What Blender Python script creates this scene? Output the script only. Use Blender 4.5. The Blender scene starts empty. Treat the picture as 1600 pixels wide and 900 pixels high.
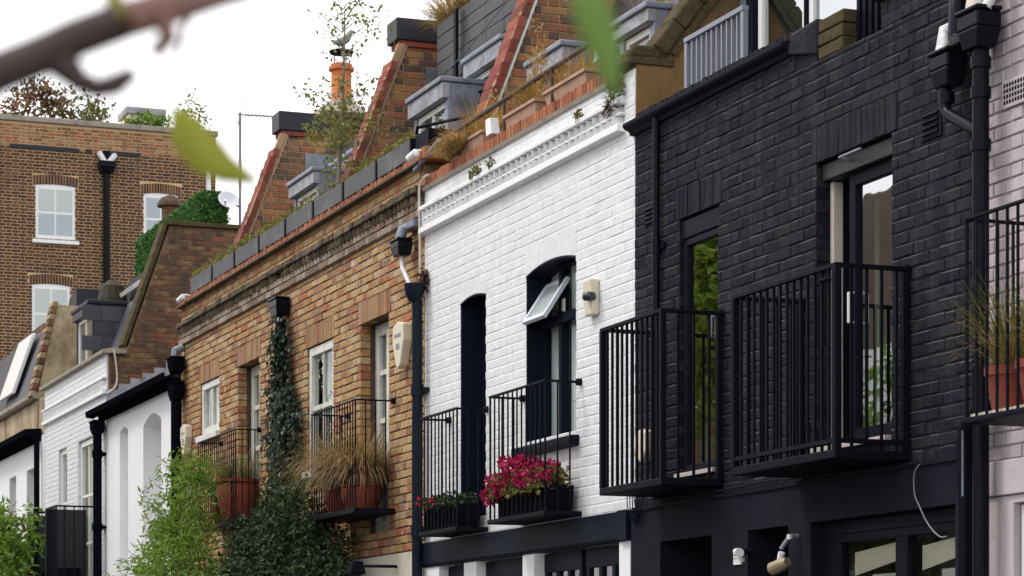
import bpy, bmesh, math, random
from mathutils import Vector, Matrix
R = random.Random(7)
S = bpy.context.scene
COL = S.collection
rad = math.radians

# ---------------------------------------------------------------- camera, sky, sun, exposure
THETA = rad(20.909)                       # angle between the view axis and the street
CAM = Vector((0.0, -7.2, 1.55))
cd = bpy.data.cameras.new('camera')
cam = bpy.data.objects.new('camera', cd); COL.objects.link(cam)
cam.location = CAM
cam.rotation_euler = (rad(90), 0, rad(90) - THETA)
cd.sensor_width = 36; cd.lens = 87.75; cd.shift_y = 0.386
cd.clip_start = 0.05; cd.clip_end = 2000
cd.dof.use_dof = True; cd.dof.focus_distance = 19.0; cd.dof.aperture_fstop = 8.5
S.camera = cam

SUN_EL, SUN_AZ = rad(58), rad(215)
wd = bpy.data.worlds.new('World'); S.world = wd; wd.use_nodes = True
nt = wd.node_tree; N = nt.nodes; L = nt.links; N.clear()
sky = N.new('ShaderNodeTexSky'); sky.sky_type = 'NISHITA'; sky.sun_disc = False
sky.sun_elevation = SUN_EL; sky.sun_rotation = SUN_AZ; sky.dust_density = 4; sky.air_density = 1.0
cloud = N.new('ShaderNodeMix'); cloud.data_type = 'RGBA'; cloud.inputs[0].default_value = 0.86
cloud.inputs[7].default_value = (10.9, 10.8, 11.0, 1)        # an even overcast layer over the blue
L.new(sky.outputs[0], cloud.inputs[6])
bg = N.new('ShaderNodeBackground'); bg.inputs[1].default_value = 0.115
L.new(cloud.outputs[2], bg.inputs[0])
wo = N.new('ShaderNodeOutputWorld'); L.new(bg.outputs[0], wo.inputs[0])

sd = bpy.data.lights.new('sun', 'SUN'); sd.energy = 1.3; sd.angle = rad(14); sd.color = (1.0, 0.965, 0.92)
sun = bpy.data.objects.new('sun', sd); COL.objects.link(sun)
sd_dir = Vector((0.35, 0.62, -1.0)).normalized()              # light travels this way
sun.rotation_euler = sd_dir.to_track_quat('-Z', 'Y').to_euler(); sun.location = (0, -10, 30)

S.view_settings.view_transform = 'Standard'; S.view_settings.look = 'None'
S.view_settings.exposure = 0.55; S.view_settings.gamma = 1.0
S.cycles.max_bounces = 6; S.cycles.transparent_max_bounces = 10; S.cycles.glossy_bounces = 3
S.cycles.use_denoising = True
S.cycles.sample_clamp_indirect = 6

# ---------------------------------------------------------------- helpers
CT, ST = math.cos(THETA), math.sin(THETA)
def in_view(x, y, z, m=10):               # only used to choose which bricks become single objects
    dx, dy = x - CAM.x, y - CAM.y
    Z = -CT * dx + ST * dy
    if Z < 1: return False
    px = 800 + 3900 * (ST * dx + CT * dy) / Z; py = 1068 - 3900 * (z - CAM.z) / Z
    return -m < px < 1600 + m and -m < py < 900 + m

class MB:
    def __init__(s): s.v = []; s.f = []
    def add(s, vs, fs):
        o = len(s.v); s.v += [tuple(v) for v in vs]; s.f += [tuple(i + o for i in f) for f in fs]; return s
    def box(s, x0, x1, y0, y1, z0, z1):
        return s.add([(x0,y0,z0),(x1,y0,z0),(x1,y1,z0),(x0,y1,z0),(x0,y0,z1),(x1,y0,z1),(x1,y1,z1),(x0,y1,z1)],
                     [(0,3,2,1),(4,5,6,7),(0,1,5,4),(1,2,6,5),(2,3,7,6),(3,0,4,7)])
    def hexa(s, p):                       # 8 points, bottom ring then top ring
        return s.add(p, [(0,3,2,1),(4,5,6,7),(0,1,5,4),(1,2,6,5),(2,3,7,6),(3,0,4,7)])
    def prism_x(s, prof, x0, x1):         # profile of (y,z) swept along x
        n = len(prof)
        s.add([(x0,y,z) for y,z in prof] + [(x1,y,z) for y,z in prof],
              [(i,(i+1)%n,(i+1)%n+n,i+n) for i in range(n)] + [tuple(range(n-1,-1,-1)), tuple(range(n,2*n))]); return s
    def prism_y(s, prof, y0, y1):         # profile of (x,z) swept along y
        n = len(prof)
        s.add([(x,y0,z) for x,z in prof] + [(x,y1,z) for x,z in prof],
              [(i,i+n,(i+1)%n+n,(i+1)%n) for i in range(n)] + [tuple(range(n)), tuple(range(2*n-1,n-1,-1))]); return s
    def prism_z(s, prof, z0, z1):
        n = len(prof)
        s.add([(x,y,z0) for x,y in prof] + [(x,y,z1) for x,y in prof],
              [(i,(i+1)%n,(i+1)%n+n,i+n) for i in range(n)] + [tuple(range(n-1,-1,-1)), tuple(range(n,2*n))]); return s
    def tube(s, pts, r, n=8, cap=True, sq=False):
        pts = [Vector(p) for p in pts]; rs = r if isinstance(r, (list, tuple)) else [r] * len(pts)
        up = None; rings = []
        for i, p in enumerate(pts):
            d = (pts[min(i+1,len(pts)-1)] - pts[max(i-1,0)]).normalized()
            if up is None: up = Vector((0,0,1)) if abs(d.z) < .9 else Vector((0,1,0))
            a = d.cross(up).normalized(); b = a.cross(d).normalized(); up = b
            k0 = math.pi / 4 if n == 4 else 0
            rings.append([p + (a*math.cos(k0+2*math.pi*k/n) + b*math.sin(k0+2*math.pi*k/n)) * rs[i] for k in range(n)])
        o = len(s.v)
        for rg in rings: s.v += [tuple(v) for v in rg]
        for i in range(len(pts)-1):
            for k in range(n):
                s.f.append((o+i*n+k, o+i*n+(k+1)%n, o+(i+1)*n+(k+1)%n, o+(i+1)*n+k))
        if cap:
            s.f.append(tuple(o+k for k in range(n-1,-1,-1))); e = o+(len(pts)-1)*n; s.f.append(tuple(e+k for k in range(n)))
        return s
    def lathe(s, prof, c=(0,0,0), n=16):  # (r,z) profile round the z axis
        o = len(s.v)
        for r, z in prof:
            for k in range(n): s.v.append((c[0]+r*math.cos(2*math.pi*k/n), c[1]+r*math.sin(2*math.pi*k/n), c[2]+z))
        for i in range(len(prof)-1):
            for k in range(n):
                s.f.append((o+i*n+k, o+i*n+(k+1)%n, o+(i+1)*n+(k+1)%n, o+(i+1)*n+k))
        s.f.append(tuple(o+k for k in range(n-1,-1,-1))); e = o+(len(prof)-1)*n; s.f.append(tuple(e+k for k in range(n)))
        return s
    def mesh(s, name, mat):
        me = bpy.data.meshes.new(name); me.from_pydata(s.v, [], s.f); me.update()
        if mat: me.materials.append(mat)
        return me
    def build(s, name, mat, parent=None, smooth=False, bevel=0, kind=None):
        o = bpy.data.objects.new(name, s.mesh(name, mat)); COL.objects.link(o)
        if parent: o.parent = parent
        if smooth:
            for p in o.data.polygons: p.use_smooth = True
            if smooth == 2:
                m = o.modifiers.new('n', 'EDGE_SPLIT'); m.split_angle = rad(40)
        if bevel:
            m = o.modifiers.new('b', 'BEVEL'); m.width = bevel; m.segments = 2; m.limit_method = 'ANGLE'; m.angle_limit = rad(35)
        if kind: o['kind'] = kind
        return o

def curve(pts, n=6):                      # Catmull-Rom through the points
    P_ = [Vector(p) for p in pts]; out = []
    for i in range(len(P_)-1):
        a, b, c, d = P_[max(i-1,0)], P_[i], P_[i+1], P_[min(i+2,len(P_)-1)]
        for k in range(n):
            t_ = k/n; out.append(.5*((2*b)+(c-a)*t_+(2*a-5*b+4*c-d)*t_*t_+(3*b-a-3*c+d)*t_**3))
    return out + [P_[-1]]
def tag(o, label, cat, group=None):
    o['label'] = label; o['category'] = cat
    if group: o['group'] = group
    return o
def thing(name, label, cat, loc=(0,0,0), group=None):
    o = bpy.data.objects.new(name, None); COL.objects.link(o); o.location = loc; o.empty_display_size = .2
    return tag(o, label, cat, group)
def off(o, par):                          # keep children in world numbers although the Empty sits at the thing's base
    o.location = -Vector(par.location); return o
def part(mb, name, mat, par, **k):
    o = mb.build(name, mat, par, **k)
    if par is not None and par.parent is None: o.location = -Vector(par.location)
    return o
def inst(me, name, par, loc, rot=(0,0,0), scale=(1,1,1)):
    o = bpy.data.objects.new(name, me); COL.objects.link(o); o.parent = par
    o.location = Vector(loc) - (Vector(par.location) if par.parent is None else Vector((0,0,0)))
    o.rotation_euler = rot; o.scale = scale; return o

# ---------------------------------------------------------------- materials
def newmat(name):
    m = bpy.data.materials.new(name); m.use_nodes = True
    t = m.node_tree; b = t.nodes['Principled BSDF']; return m, t, b
def node(t, typ, **k):
    n = t.nodes.new(typ)
    for a, v in k.items(): setattr(n, a, v)
    return n
def pos(t, scale=(1,1,1)):
    g = node(t, 'ShaderNodeNewGeometry'); mp = node(t, 'ShaderNodeMapping'); mp.inputs['Scale'].default_value = scale
    t.links.new(g.outputs['Position'], mp.inputs[0]); return mp.outputs[0]
def noise(t, scale, detail=4, rough=.6, vec=None, stretch=(1,1,1)):
    n = node(t, 'ShaderNodeTexNoise'); n.inputs['Scale'].default_value = scale
    n.inputs['Detail'].default_value = detail; n.inputs['Roughness'].default_value = rough
    t.links.new(vec if vec else pos(t, stretch), n.inputs['Vector']); return n.outputs[0]
def ramp(t, val, stops, interp='LINEAR'):
    r = node(t, 'ShaderNodeValToRGB'); e = r.color_ramp.elements; r.color_ramp.interpolation = interp
    while len(e) < len(stops): e.new(.5)
    for q, (p, c) in zip(e, stops):
        q.position = p; q.color = (c, c, c, 1) if isinstance(c, (int, float)) else (*c, 1)
    t.links.new(val, r.inputs[0]); return r.outputs[0]
def mixc(t, fac, a, b, mode='MIX'):
    m = node(t, 'ShaderNodeMix', data_type='RGBA', blend_type=mode)
    for s, i in ((fac, 0), (a, 6), (b, 7)):
        if isinstance(s, (int, float)): m.inputs[i].default_value = s
        elif isinstance(s, tuple): m.inputs[i].default_value = (*s, 1) if len(s) == 3 else s
        else: t.links.new(s, m.inputs[i])
    return m.outputs[2]
def bump(t, b, h, strength=.4, dist=.01):
    n = node(t, 'ShaderNodeBump'); n.inputs['Strength'].default_value = strength; n.inputs['Distance'].default_value = dist
    t.links.new(h, n.inputs['Height']); t.links.new(n.outputs[0], b.inputs['Normal'])
def rnd(t):                               # one number per brick / leaf, whether it is an object or an island of a joined mesh
    g = node(t, 'ShaderNodeNewGeometry'); o = node(t, 'ShaderNodeObjectInfo')
    a = node(t, 'ShaderNodeMath', operation='ADD'); f = node(t, 'ShaderNodeMath', operation='FRACT')
    t.links.new(g.outputs['Random Per Island'], a.inputs[0]); t.links.new(o.outputs['Random'], a.inputs[1])
    t.links.new(a.outputs[0], f.inputs[0]); return f.outputs[0]
def plain(name, col, rough=.6, var=.25, scale=6, bmp=.15, bs=60, metal=0, dirt=None, dscale=2.5, dlo=.5, dhi=.7, stretch=(1,1,1), spec=.5, dist=.006):
    m, t, b = newmat(name)
    n = noise(t, scale, 6, .65)
    c = mixc(t, n, tuple(x*(1-var) for x in col), tuple(min(1, x*(1+var)) for x in col))
    if dirt:
        c = mixc(t, ramp(t, noise(t, dscale, 8, .7, stretch=stretch), [(dlo, 0), (dhi, 1)]), c, dirt)
    t.links.new(c, b.inputs['Base Color']); b.inputs['Roughness'].default_value = rough
    b.inputs['Metallic'].default_value = metal; b.inputs['Specular IOR Level'].default_value = spec
    if bmp: bump(t, b, noise(t, bs, 5, .7), bmp, dist)
    return m
def brickmat(name, cols, rough=.85, dirt=None, dlo=.52, dhi=.75, dscale=1.3, bmp=.5, grain=.35, spec=.3, streak=None, dist=.006, fleck=None, ledge_light=None):
    m, t, b = newmat(name)
    c = ramp(t, rnd(t), [(i/(len(cols)), q) for i, q in enumerate(cols)], 'CONSTANT')
    g = noise(t, 45, 6, .75)
    c = mixc(t, grain, c, ramp(t, g, [(.3, .25), (.7, 1.0)]), 'MULTIPLY')
    g2 = noise(t, 14, 4, .6)
    c = mixc(t, .35, c, ramp(t, g2, [(.3, .45), (.65, 1.0)]), 'MULTIPLY')
    if fleck:
        c = mixc(t, ramp(t, noise(t, 22, 5, .75, stretch=(1,1,1.3)), [(.54, 0), (.68, .75)]), c, fleck)
        c = mixc(t, ramp(t, noise(t, 30, 4, .7, stretch=(1.3,1,.8)), [(.60, 0), (.72, .8)]), c, (.10,.065,.045))
    if dirt: c = mixc(t, ramp(t, noise(t, dscale, 8, .7), [(dlo, 0), (dhi, .85)]), c, dirt)
    if streak: c = mixc(t, ramp(t, noise(t, 1, 8, .7, stretch=(9, 9, .9)), [(.5, 0), (.72, .7)]), c, streak)
    if ledge_light:                             # sky light painted as a paler colour on the upward-facing brick edges
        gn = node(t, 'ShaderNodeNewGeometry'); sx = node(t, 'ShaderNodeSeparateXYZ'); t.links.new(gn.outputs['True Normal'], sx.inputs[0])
        c = mixc(t, ramp(t, sx.outputs[2], [(.25, 0), (.6, .8)]), c, ledge_light)
    t.links.new(c, b.inputs['Base Color']); b.inputs['Roughness'].default_value = rough
    b.inputs['Specular IOR Level'].default_value = spec
    bump(t, b, g, bmp, dist); return m
def leafmat(name, cols, trans=.35, rough=.5):
    m, t, b = newmat(name)
    c = ramp(t, rnd(t), [(i/(len(cols)), q) for i, q in enumerate(cols)])
    t.links.new(c, b.inputs['Base Color']); b.inputs['Roughness'].default_value = rough; b.inputs['Specular IOR Level'].default_value = .3
    tr = node(t, 'ShaderNodeBsdfTranslucent'); t.links.new(mixc(t, 1.0, c, (1.0, 1.0, .55), 'MULTIPLY'), tr.inputs[0])
    mx = node(t, 'ShaderNodeMixShader'); mx.inputs[0].default_value = trans
    t.links.new(b.outputs[0], mx.inputs[1]); t.links.new(tr.outputs[0], mx.inputs[2])
    t.links.new(mx.outputs[0], t.nodes['Material Output'].inputs[0]); return m
def glassmat(name, tint=(.75,.8,.78), ior=1.9, wob=.02):
    m, t, b = newmat(name); t.nodes.remove(b)
    tr = node(t, 'ShaderNodeBsdfTransparent'); tr.inputs[0].default_value = (*tint, 1)
    gl = node(t, 'ShaderNodeBsdfGlossy'); gl.inputs['Roughness'].default_value = .012; gl.inputs[0].default_value = (.95,.97,.97,1)
    fr = node(t, 'ShaderNodeFresnel'); fr.inputs[0].default_value = ior
    bn = node(t, 'ShaderNodeBump'); bn.inputs['Strength'].default_value = wob; bn.inputs['Distance'].default_value = .05
    t.links.new(noise(t, 3, 2, .5), bn.inputs['Height']); t.links.new(bn.outputs[0], gl.inputs['Normal'])
    g = node(t, 'ShaderNodeNewGeometry'); inv = node(t, 'ShaderNodeMath', operation='SUBTRACT'); inv.inputs[0].default_value = 1
    t.links.new(g.outputs['Backfacing'], inv.inputs[1]); mu = node(t, 'ShaderNodeMath', operation='MULTIPLY')   # reflect at the outer face only
    t.links.new(inv.outputs[0], mu.inputs[0]); t.links.new(fr.outputs[0], mu.inputs[1])
    mx = node(t, 'ShaderNodeMixShader'); t.links.new(mu.outputs[0], mx.inputs[0])
    t.links.new(tr.outputs[0], mx.inputs[1]); t.links.new(gl.outputs[0], mx.inputs[2])
    t.links.new(mx.outputs[0], t.nodes['Material Output'].inputs[0]); return m

M = {}
M['stock'] = brickmat('stock_brick', [(.56,.335,.14),(.48,.265,.105),(.60,.395,.185),(.47,.165,.075),(.53,.31,.13),(.57,.36,.16),(.33,.17,.09),(.61,.43,.235),(.49,.175,.08),(.54,.32,.14),(.39,.215,.10),(.60,.415,.21),(.55,.30,.10)], grain=.65, dirt=(.25,.145,.075), dlo=.57, dhi=.82, dscale=1.8, fleck=(.64,.51,.36))
M['stock_mortar_shaded'] = plain('stock_mortar_shaded', (.075,.052,.035), .95, .5, 20, .5)  # dark tone paints the shade of the raked bed joints
M['cream_mortar'] = plain('cream_mortar', (.50,.40,.28), .95, .4, 15, .4, dirt=(.18,.13,.085), dscale=3, dlo=.45, dhi=.65)
M['stock_dirty'] = brickmat('sooty_brick', [(.13,.095,.055),(.20,.14,.085),(.085,.065,.042),(.26,.19,.12),(.15,.11,.06)], dirt=(.035,.035,.018), dlo=.45, dhi=.62, grain=.8, dscale=5)
M['pale_fillet'] = brickmat('pale_limewashed_brick', [(.40,.31,.25),(.33,.22,.15),(.45,.37,.31),(.24,.17,.12)], dirt=(.08,.065,.05), dlo=.5, dhi=.7, grain=.6)
M['gauged'] = brickmat('gauged_brick', [(.46,.26,.11),(.42,.215,.10),(.43,.15,.075),(.49,.31,.15),(.38,.20,.10),(.46,.28,.14)], grain=.7, streak=(.42,.32,.24), dirt=(.24,.15,.085), dlo=.5, dhi=.75, dscale=3)
M['brown'] = brickmat('brown_stock_brick', [(.21,.115,.055),(.17,.09,.048),(.26,.15,.068),(.115,.062,.04),(.30,.18,.085),(.18,.085,.048),(.14,.08,.048),(.30,.10,.055)], dirt=(.045,.033,.025), dlo=.44, dhi=.66, dscale=2.2, grain=.65, fleck=(.34,.24,.14))
M['brown_mortar'] = plain('brown_mortar', (.20,.13,.07), .95, .4, 20, .5)
M['end'] = brickmat('dark_brown_brick', [(.105,.048,.028),(.085,.042,.028),(.13,.058,.03),(.07,.036,.027),(.16,.08,.038),(.10,.045,.03),(.145,.06,.03)], dirt=(.04,.024,.02), dlo=.5, dhi=.75, grain=.35, dscale=.6)
M['end_mortar'] = plain('buff_mortar', (.56,.40,.22), .95, .25, 2.0, .3, dirt=(.33,.23,.14), dscale=.5)
M['end_pale'] = brickmat('yellow_parapet_brick', [(.30,.17,.08),(.36,.21,.10),(.24,.12,.06),(.40,.26,.13),(.20,.10,.055),(.40,.13,.06)], grain=.4)
M['gable'] = brickmat('rough_red_brick', [(.40,.16,.08),(.28,.14,.075),(.46,.22,.11),(.14,.095,.07),(.42,.16,.085),(.50,.25,.10),(.17,.11,.08),(.32,.18,.10)], dirt=(.09,.07,.055), dlo=.52, dhi=.74, grain=.6)
M['gable_mortar'] = plain('gable_mortar', (.46,.34,.20), .95, .4, 12, .5, dirt=(.16,.12,.08))
M['white_brick'] = brickmat('white_painted_brick', [(.79,.795,.805),(.77,.775,.785),(.805,.81,.82),(.78,.785,.795)], .55, grain=.10, bmp=.4, dist=.008, dirt=(.56,.56,.56), dlo=.58, dhi=.85, dscale=3.0, streak=(.60,.60,.60))
M['white_joint'] = plain('white_painted_joint', (.76,.765,.79), .6, .08, 12, .3, dirt=(.52,.53,.55), dscale=4, dlo=.58, dhi=.8)
M['white_smooth'] = plain('white_painted_render', (.80,.80,.815), .55, .04, 4, .25, 40, dirt=(.66,.66,.67), dscale=1.2, dlo=.58, dhi=.8)
M['dentil_shade'] = plain('painted_dentil_shade', (.07,.07,.072), .8, .4, 12, .3)  # shadow between the dentils, painted as a dark backing colour
M['white_grimy'] = plain('white_paint_with_grime', (.74,.74,.76), .6, .08, 8, .4, 40, dirt=(.36,.36,.34), dscale=3, dlo=.52, dhi=.75)
M['black_brick'] = brickmat('black_painted_brick', [(.025,.0265,.038),(.031,.0305,.040),(.021,.0235,.034),(.037,.0355,.042),(.027,.029,.041)], .75, grain=.7, bmp=.5, spec=.04, dist=.008, ledge_light=(.11,.111,.117), dirt=(.046,.046,.051), dlo=.52, dhi=.78, dscale=2.6, streak=(.050,.050,.054))
M['black_joint'] = plain('black_painted_joint', (.014,.0145,.020), .6, .3, 25, .5, spec=.03)
M['black_smooth'] = plain('black_painted_render', (.0125,.0132,.0205), .6, .35, 5, .4, 30, spec=.03, dirt=(.022,.022,.027), dscale=3, dlo=.55, dhi=.8)
M['black_wood'] = plain('black_painted_timber', (.0085,.0092,.0155), .45, .2, 5, .2, 40, spec=.05)
M['pink_brick'] = brickmat('mauve_painted_brick', [(.50,.44,.455),(.47,.41,.425),(.53,.465,.48)], .6, grain=.15, bmp=.4)
M['pink_joint'] = plain('mauve_painted_joint', (.36,.31,.33), .7, .2, 15, .3)
M['pink_smooth'] = plain('mauve_painted_render', (.52,.46,.475), .6, .1, 4, .25, 30, dirt=(.35,.30,.30))
M['red_edge'] = brickmat('red_brick_on_edge', [(.42,.15,.07),(.36,.12,.06),(.47,.19,.09),(.30,.10,.055),(.44,.17,.08)], grain=.5, dirt=(.06,.055,.03), dlo=.56, dhi=.75)
M['red_tile'] = brickmat('red_clay_tile', [(.30,.075,.05),(.25,.06,.042),(.34,.10,.065),(.20,.055,.04),(.28,.08,.055)], grain=.45, dirt=(.10,.07,.05), dlo=.58, dhi=.8)
M['fillet'] = plain('sandy_cement_fillet', (.33,.23,.13), .95, .3, 10, .6, 40, dirt=(.13,.10,.06))
M['moss'] = plain('mossy_stone', (.085,.066,.036), .95, .5, 14, .9, 30, dirt=(.04,.045,.016), dscale=6, dist=.02, spec=.1)
M['lead'] = plain('grey_lead_sheet', (.20,.225,.275), .5, .4, 5, .3, 20, .2, dirt=(.085,.09,.105), dscale=4, dlo=.48, dhi=.7)
M['lead_pale'] = plain('pale_lead_fascia', (.29,.30,.33), .55, .35, 6, .25, 20, .1, dirt=(.11,.11,.115), dscale=5, dlo=.48, dhi=.68)
M['lead_dark'] = plain('dark_lead_sheet', (.016,.018,.025), .5, .4, 5, .25, 20, .1, spec=.3)
M['slate'] = brickmat('grey_slate', [(.055,.06,.075),(.07,.073,.088),(.045,.05,.062),(.08,.08,.095)], .5, grain=.4, bmp=.3, spec=.5)
M['black_slate'] = brickmat('black_slate', [(.022,.023,.029),(.03,.03,.037),(.018,.02,.025)], .5, grain=.4, bmp=.3, spec=.5, dirt=(.07,.07,.075), dlo=.6, dhi=.8)
M['ochre'] = plain('ochre_stained_render', (.20,.115,.038), .9, .3, 3, .5, 35, dirt=(.085,.055,.028), dscale=2.0, dlo=.45, dhi=.7, stretch=(1.5,1.5,.6))
M['base_render'] = plain('pale_base_render', (.52,.49,.40), .9, .1, 3, .3, 30, dirt=(.36,.33,.27))
M['mottled'] = plain('mottled_old_render', (.46,.36,.23), .9, .25, 2.5, .5, 30, dirt=(.15,.10,.05), dscale=1.6, dlo=.42, dhi=.66, stretch=(1,1,.7))
M['stone'] = plain('weathered_coping_stone', (.30,.26,.21), .9, .3, 8, .6, 40, dirt=(.11,.10,.08), dscale=4)
M['iron'] = plain('black_wrought_iron', (.0068,.0074,.0125), .5, .4, 30, .25, 80, spec=.04)
M['iron_grey'] = plain('grey_galvanised_rail', (.20,.215,.25), .45, .2, 20, .15, 60, .2, dirt=(.10,.07,.05), dscale=9, dlo=.6, dhi=.75)
M['pipe'] = plain('black_pipe_paint', (.0052,.006,.0105), .3, .3, 15, .15, 40, spec=.08)
M['pipe_far'] = plain('matt_black_gutter_paint', (.005,.0055,.009), .7, .3, 15, .15, 40, spec=.0)
M['pipe_blue'] = plain('dark_blue_pipe_paint', (.0095,.015,.023), .35, .3, 15, .15, 40, spec=.08)
M['pipe_white'] = plain('white_pipe_plastic', (.62,.62,.62), .5, .15, 20, .1, 40, dirt=(.2,.2,.2), dscale=12)
M['navy'] = plain('dark_navy_paint', (.0075,.0105,.019), .45, .25, 6, .2, 40, spec=.04)
M['frame'] = plain('white_gloss_paint', (.74,.74,.72), .35, .06, 10, .1, 40)
M['frame_grey'] = plain('pale_green_grey_paint', (.64,.645,.58), .45, .1, 8, .15, 40, dirt=(.45,.45,.39), dscale=6)
M['cream'] = plain('aged_cream_plastic', (.62,.56,.42), .45, .08, 10, .1, 40)
M['dark_plastic'] = plain('dark_plastic', (.02,.02,.03), .3, .1, 10, 0)
M['white_plastic'] = plain('white_plastic', (.75,.75,.75), .4, .05, 10, 0)
M['glass'] = glassmat('window_glass', (.8,.84,.82), 1.9)
M['glass_clear'] = glassmat('clear_door_glass', (.6,.65,.61), 7.0, .008)
M['glass_far'] = glassmat('far_window_glass', (.9,.92,.92), 1.45, .002)
M['glass_dark'] = glassmat('dark_window_glass', (.30,.34,.33), 1.7)
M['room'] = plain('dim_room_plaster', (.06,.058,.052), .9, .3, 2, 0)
M['room_pale'] = plain('pale_room_plaster', (.45,.43,.38), .9, .2, 2, 0)
M['blind'] = plain('white_blind_fabric', (.72,.72,.70), .8, .05, 10, .1, 50)
M['net'] = plain('pale_net_curtain', (.62,.66,.63), .8, .2, 10, .2, 30)
M['curtain'] = plain('grey_green_curtain', (.30,.35,.30), .8, .2, 10, .2, 30)
M['brass'] = plain('dull_brass', (.30,.25,.16), .5, .2, 10, .1, 40, .4)
M['bare_wood'] = plain('pale_timber_edge', (.55,.49,.43), .6, .15, 15, .2, 40)
M['terracotta'] = plain('terracotta', (.23,.045,.024), .75, .3, 9, .3, 40, dirt=(.12,.04,.025), dscale=5)
M['terracotta_pale'] = plain('pale_terracotta_trough', (.40,.25,.17), .8, .2, 9, .3, 40, dirt=(.24,.16,.11), dscale=6)
M['planter'] = plain('grey_fibre_planter', (.062,.062,.068), .65, .3, 9, .2, 40, dirt=(.13,.125,.12), dscale=5)
M['planter_black'] = plain('black_planter', (.005,.0055,.0095), .5, .2, 9, .2, 40, spec=.03)
M['zinc'] = plain('pale_grey_panel', (.56,.58,.63), .5, .12, 3, .1, 20)
M['dark_panel'] = plain('charcoal_steel_panel', (.022,.022,.027), .5, .2, 3, .1, 20, spec=.3)
M['pot'] = plain('orange_chimney_clay', (.50,.15,.04), .8, .25, 6, .4, 30, dirt=(.26,.10,.05), dscale=4)
M['soil'] = plain('potting_soil', (.03,.022,.016), 1, .4, 30, .6, 30)
M['bark'] = plain('dark_twig_bark', (.06,.04,.036), .8, .5, 60, .5, 150)
M['bark_red'] = plain('reddish_twig_bark', (.19,.09,.07), .7, .4, 60, .4, 150)
M['trunk'] = plain('pale_grey_bark', (.20,.17,.13), .85, .4, 20, .5, 60)
M['ivy'] = leafmat('ivy_leaves', [(.011,.022,.015),(.017,.033,.018),(.026,.046,.022),(.013,.026,.022),(.035,.05,.03)], .1, .4)
M['bush'] = leafmat('dark_bush_leaves', [(.010,.024,.010),(.018,.038,.013),(.03,.058,.017),(.014,.03,.014),(.045,.07,.025)], .2, .6)
M['bamboo'] = leafmat('fresh_green_leaves', [(.10,.20,.022),(.16,.29,.035),(.06,.13,.018),(.21,.34,.055),(.12,.22,.025),(.25,.33,.07)], .45)
M['bright_tree'] = leafmat('yellow_green_tree_leaves', [(.20,.30,.04),(.28,.38,.06),(.14,.22,.03),(.33,.40,.09)], .5)
M['birch'] = leafmat('sparse_olive_leaves', [(.15,.165,.05),(.20,.21,.07),(.10,.12,.04),(.26,.26,.10)], .5)
M['hedge'] = leafmat('artificial_hedge_leaves', [(.04,.125,.028),(.065,.18,.04),(.028,.09,.022),(.095,.22,.05)], .1)
M['red_leaf'] = leafmat('red_autumn_leaves', [(.22,.06,.03),(.16,.075,.03),(.10,.10,.03),(.28,.10,.05),(.08,.08,.03)], .3)
M['yg_leaf'] = leafmat('yellow_green_leaves', [(.12,.14,.03),(.16,.17,.04),(.07,.10,.025),(.20,.16,.05)], .3)
M['straw'] = leafmat('straw_blades', [(.36,.23,.09),(.44,.30,.13),(.28,.16,.06),(.50,.36,.18)], .3, .7)
M['dry'] = leafmat('dry_orange_stems', [(.42,.21,.07),(.50,.30,.11),(.36,.15,.05),(.46,.34,.13)], .3, .7)
M['sedge'] = leafmat('grey_green_blades', [(.16,.17,.075),(.27,.27,.15),(.09,.10,.045),(.42,.39,.26),(.20,.20,.09)], .35)
M['sedge_brown'] = leafmat('brown_sedge_blades', [(.30,.185,.09),(.42,.30,.17),(.20,.12,.06),(.50,.40,.27),(.26,.155,.07),(.36,.24,.12)], .35)
M['olive_grass'] = leafmat('olive_grass_blades', [(.14,.15,.03),(.19,.19,.05),(.09,.10,.025),(.24,.22,.07)], .3)
M['sedum'] = leafmat('sedum_leaves', [(.17,.20,.04),(.24,.25,.06),(.11,.14,.03),(.26,.20,.07)], .3)
M['magenta'] = leafmat('magenta_petals', [(.30,.004,.055),(.40,.008,.085),(.22,.003,.035),(.48,.02,.12)], .2)
M['redpetal'] = leafmat('red_petals', [(.55,.01,.03),(.42,.008,.03)], .25)
M['heather'] = leafmat('brown_purple_sprigs', [(.075,.03,.03),(.11,.045,.04),(.05,.028,.022),(.09,.06,.03)], .2)
def leafblade(name, c1, c2, edge):
    m, t, b = newmat(name)
    c = mixc(t, noise(t, 60, 3, .6), c1, c2); t.links.new(c, b.inputs['Base Color']); b.inputs['Roughness'].default_value = .45
    tr = node(t, 'ShaderNodeBsdfTranslucent'); t.links.new(c, tr.inputs[0])
    mx = node(t, 'ShaderNodeMixShader'); mx.inputs[0].default_value = .6
    t.links.new(b.outputs[0], mx.inputs[1]); t.links.new(tr.outputs[0], mx.inputs[2]); t.links.new(mx.outputs[0], t.nodes['Material Output'].inputs[0]); return m
M['near_leaf'] = leafblade('olive_leaf', (.36,.40,.04), (.50,.48,.07), None)
M['near_leaf2'] = leafblade('green_leaf', (.21,.34,.075), (.30,.43,.11), None)
M['cobble'] = brickmat('street_setts', [(.14,.135,.13),(.18,.17,.16),(.12,.115,.11)], .8)
M['far_roof'] = plain('brown_roof_tile', (.085,.06,.045), .85, .3, 3, .3, 20)
M['pigeon'] = plain('grey_feathers', (.22,.23,.22), .8, .3, 40, .2, 90)

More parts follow.
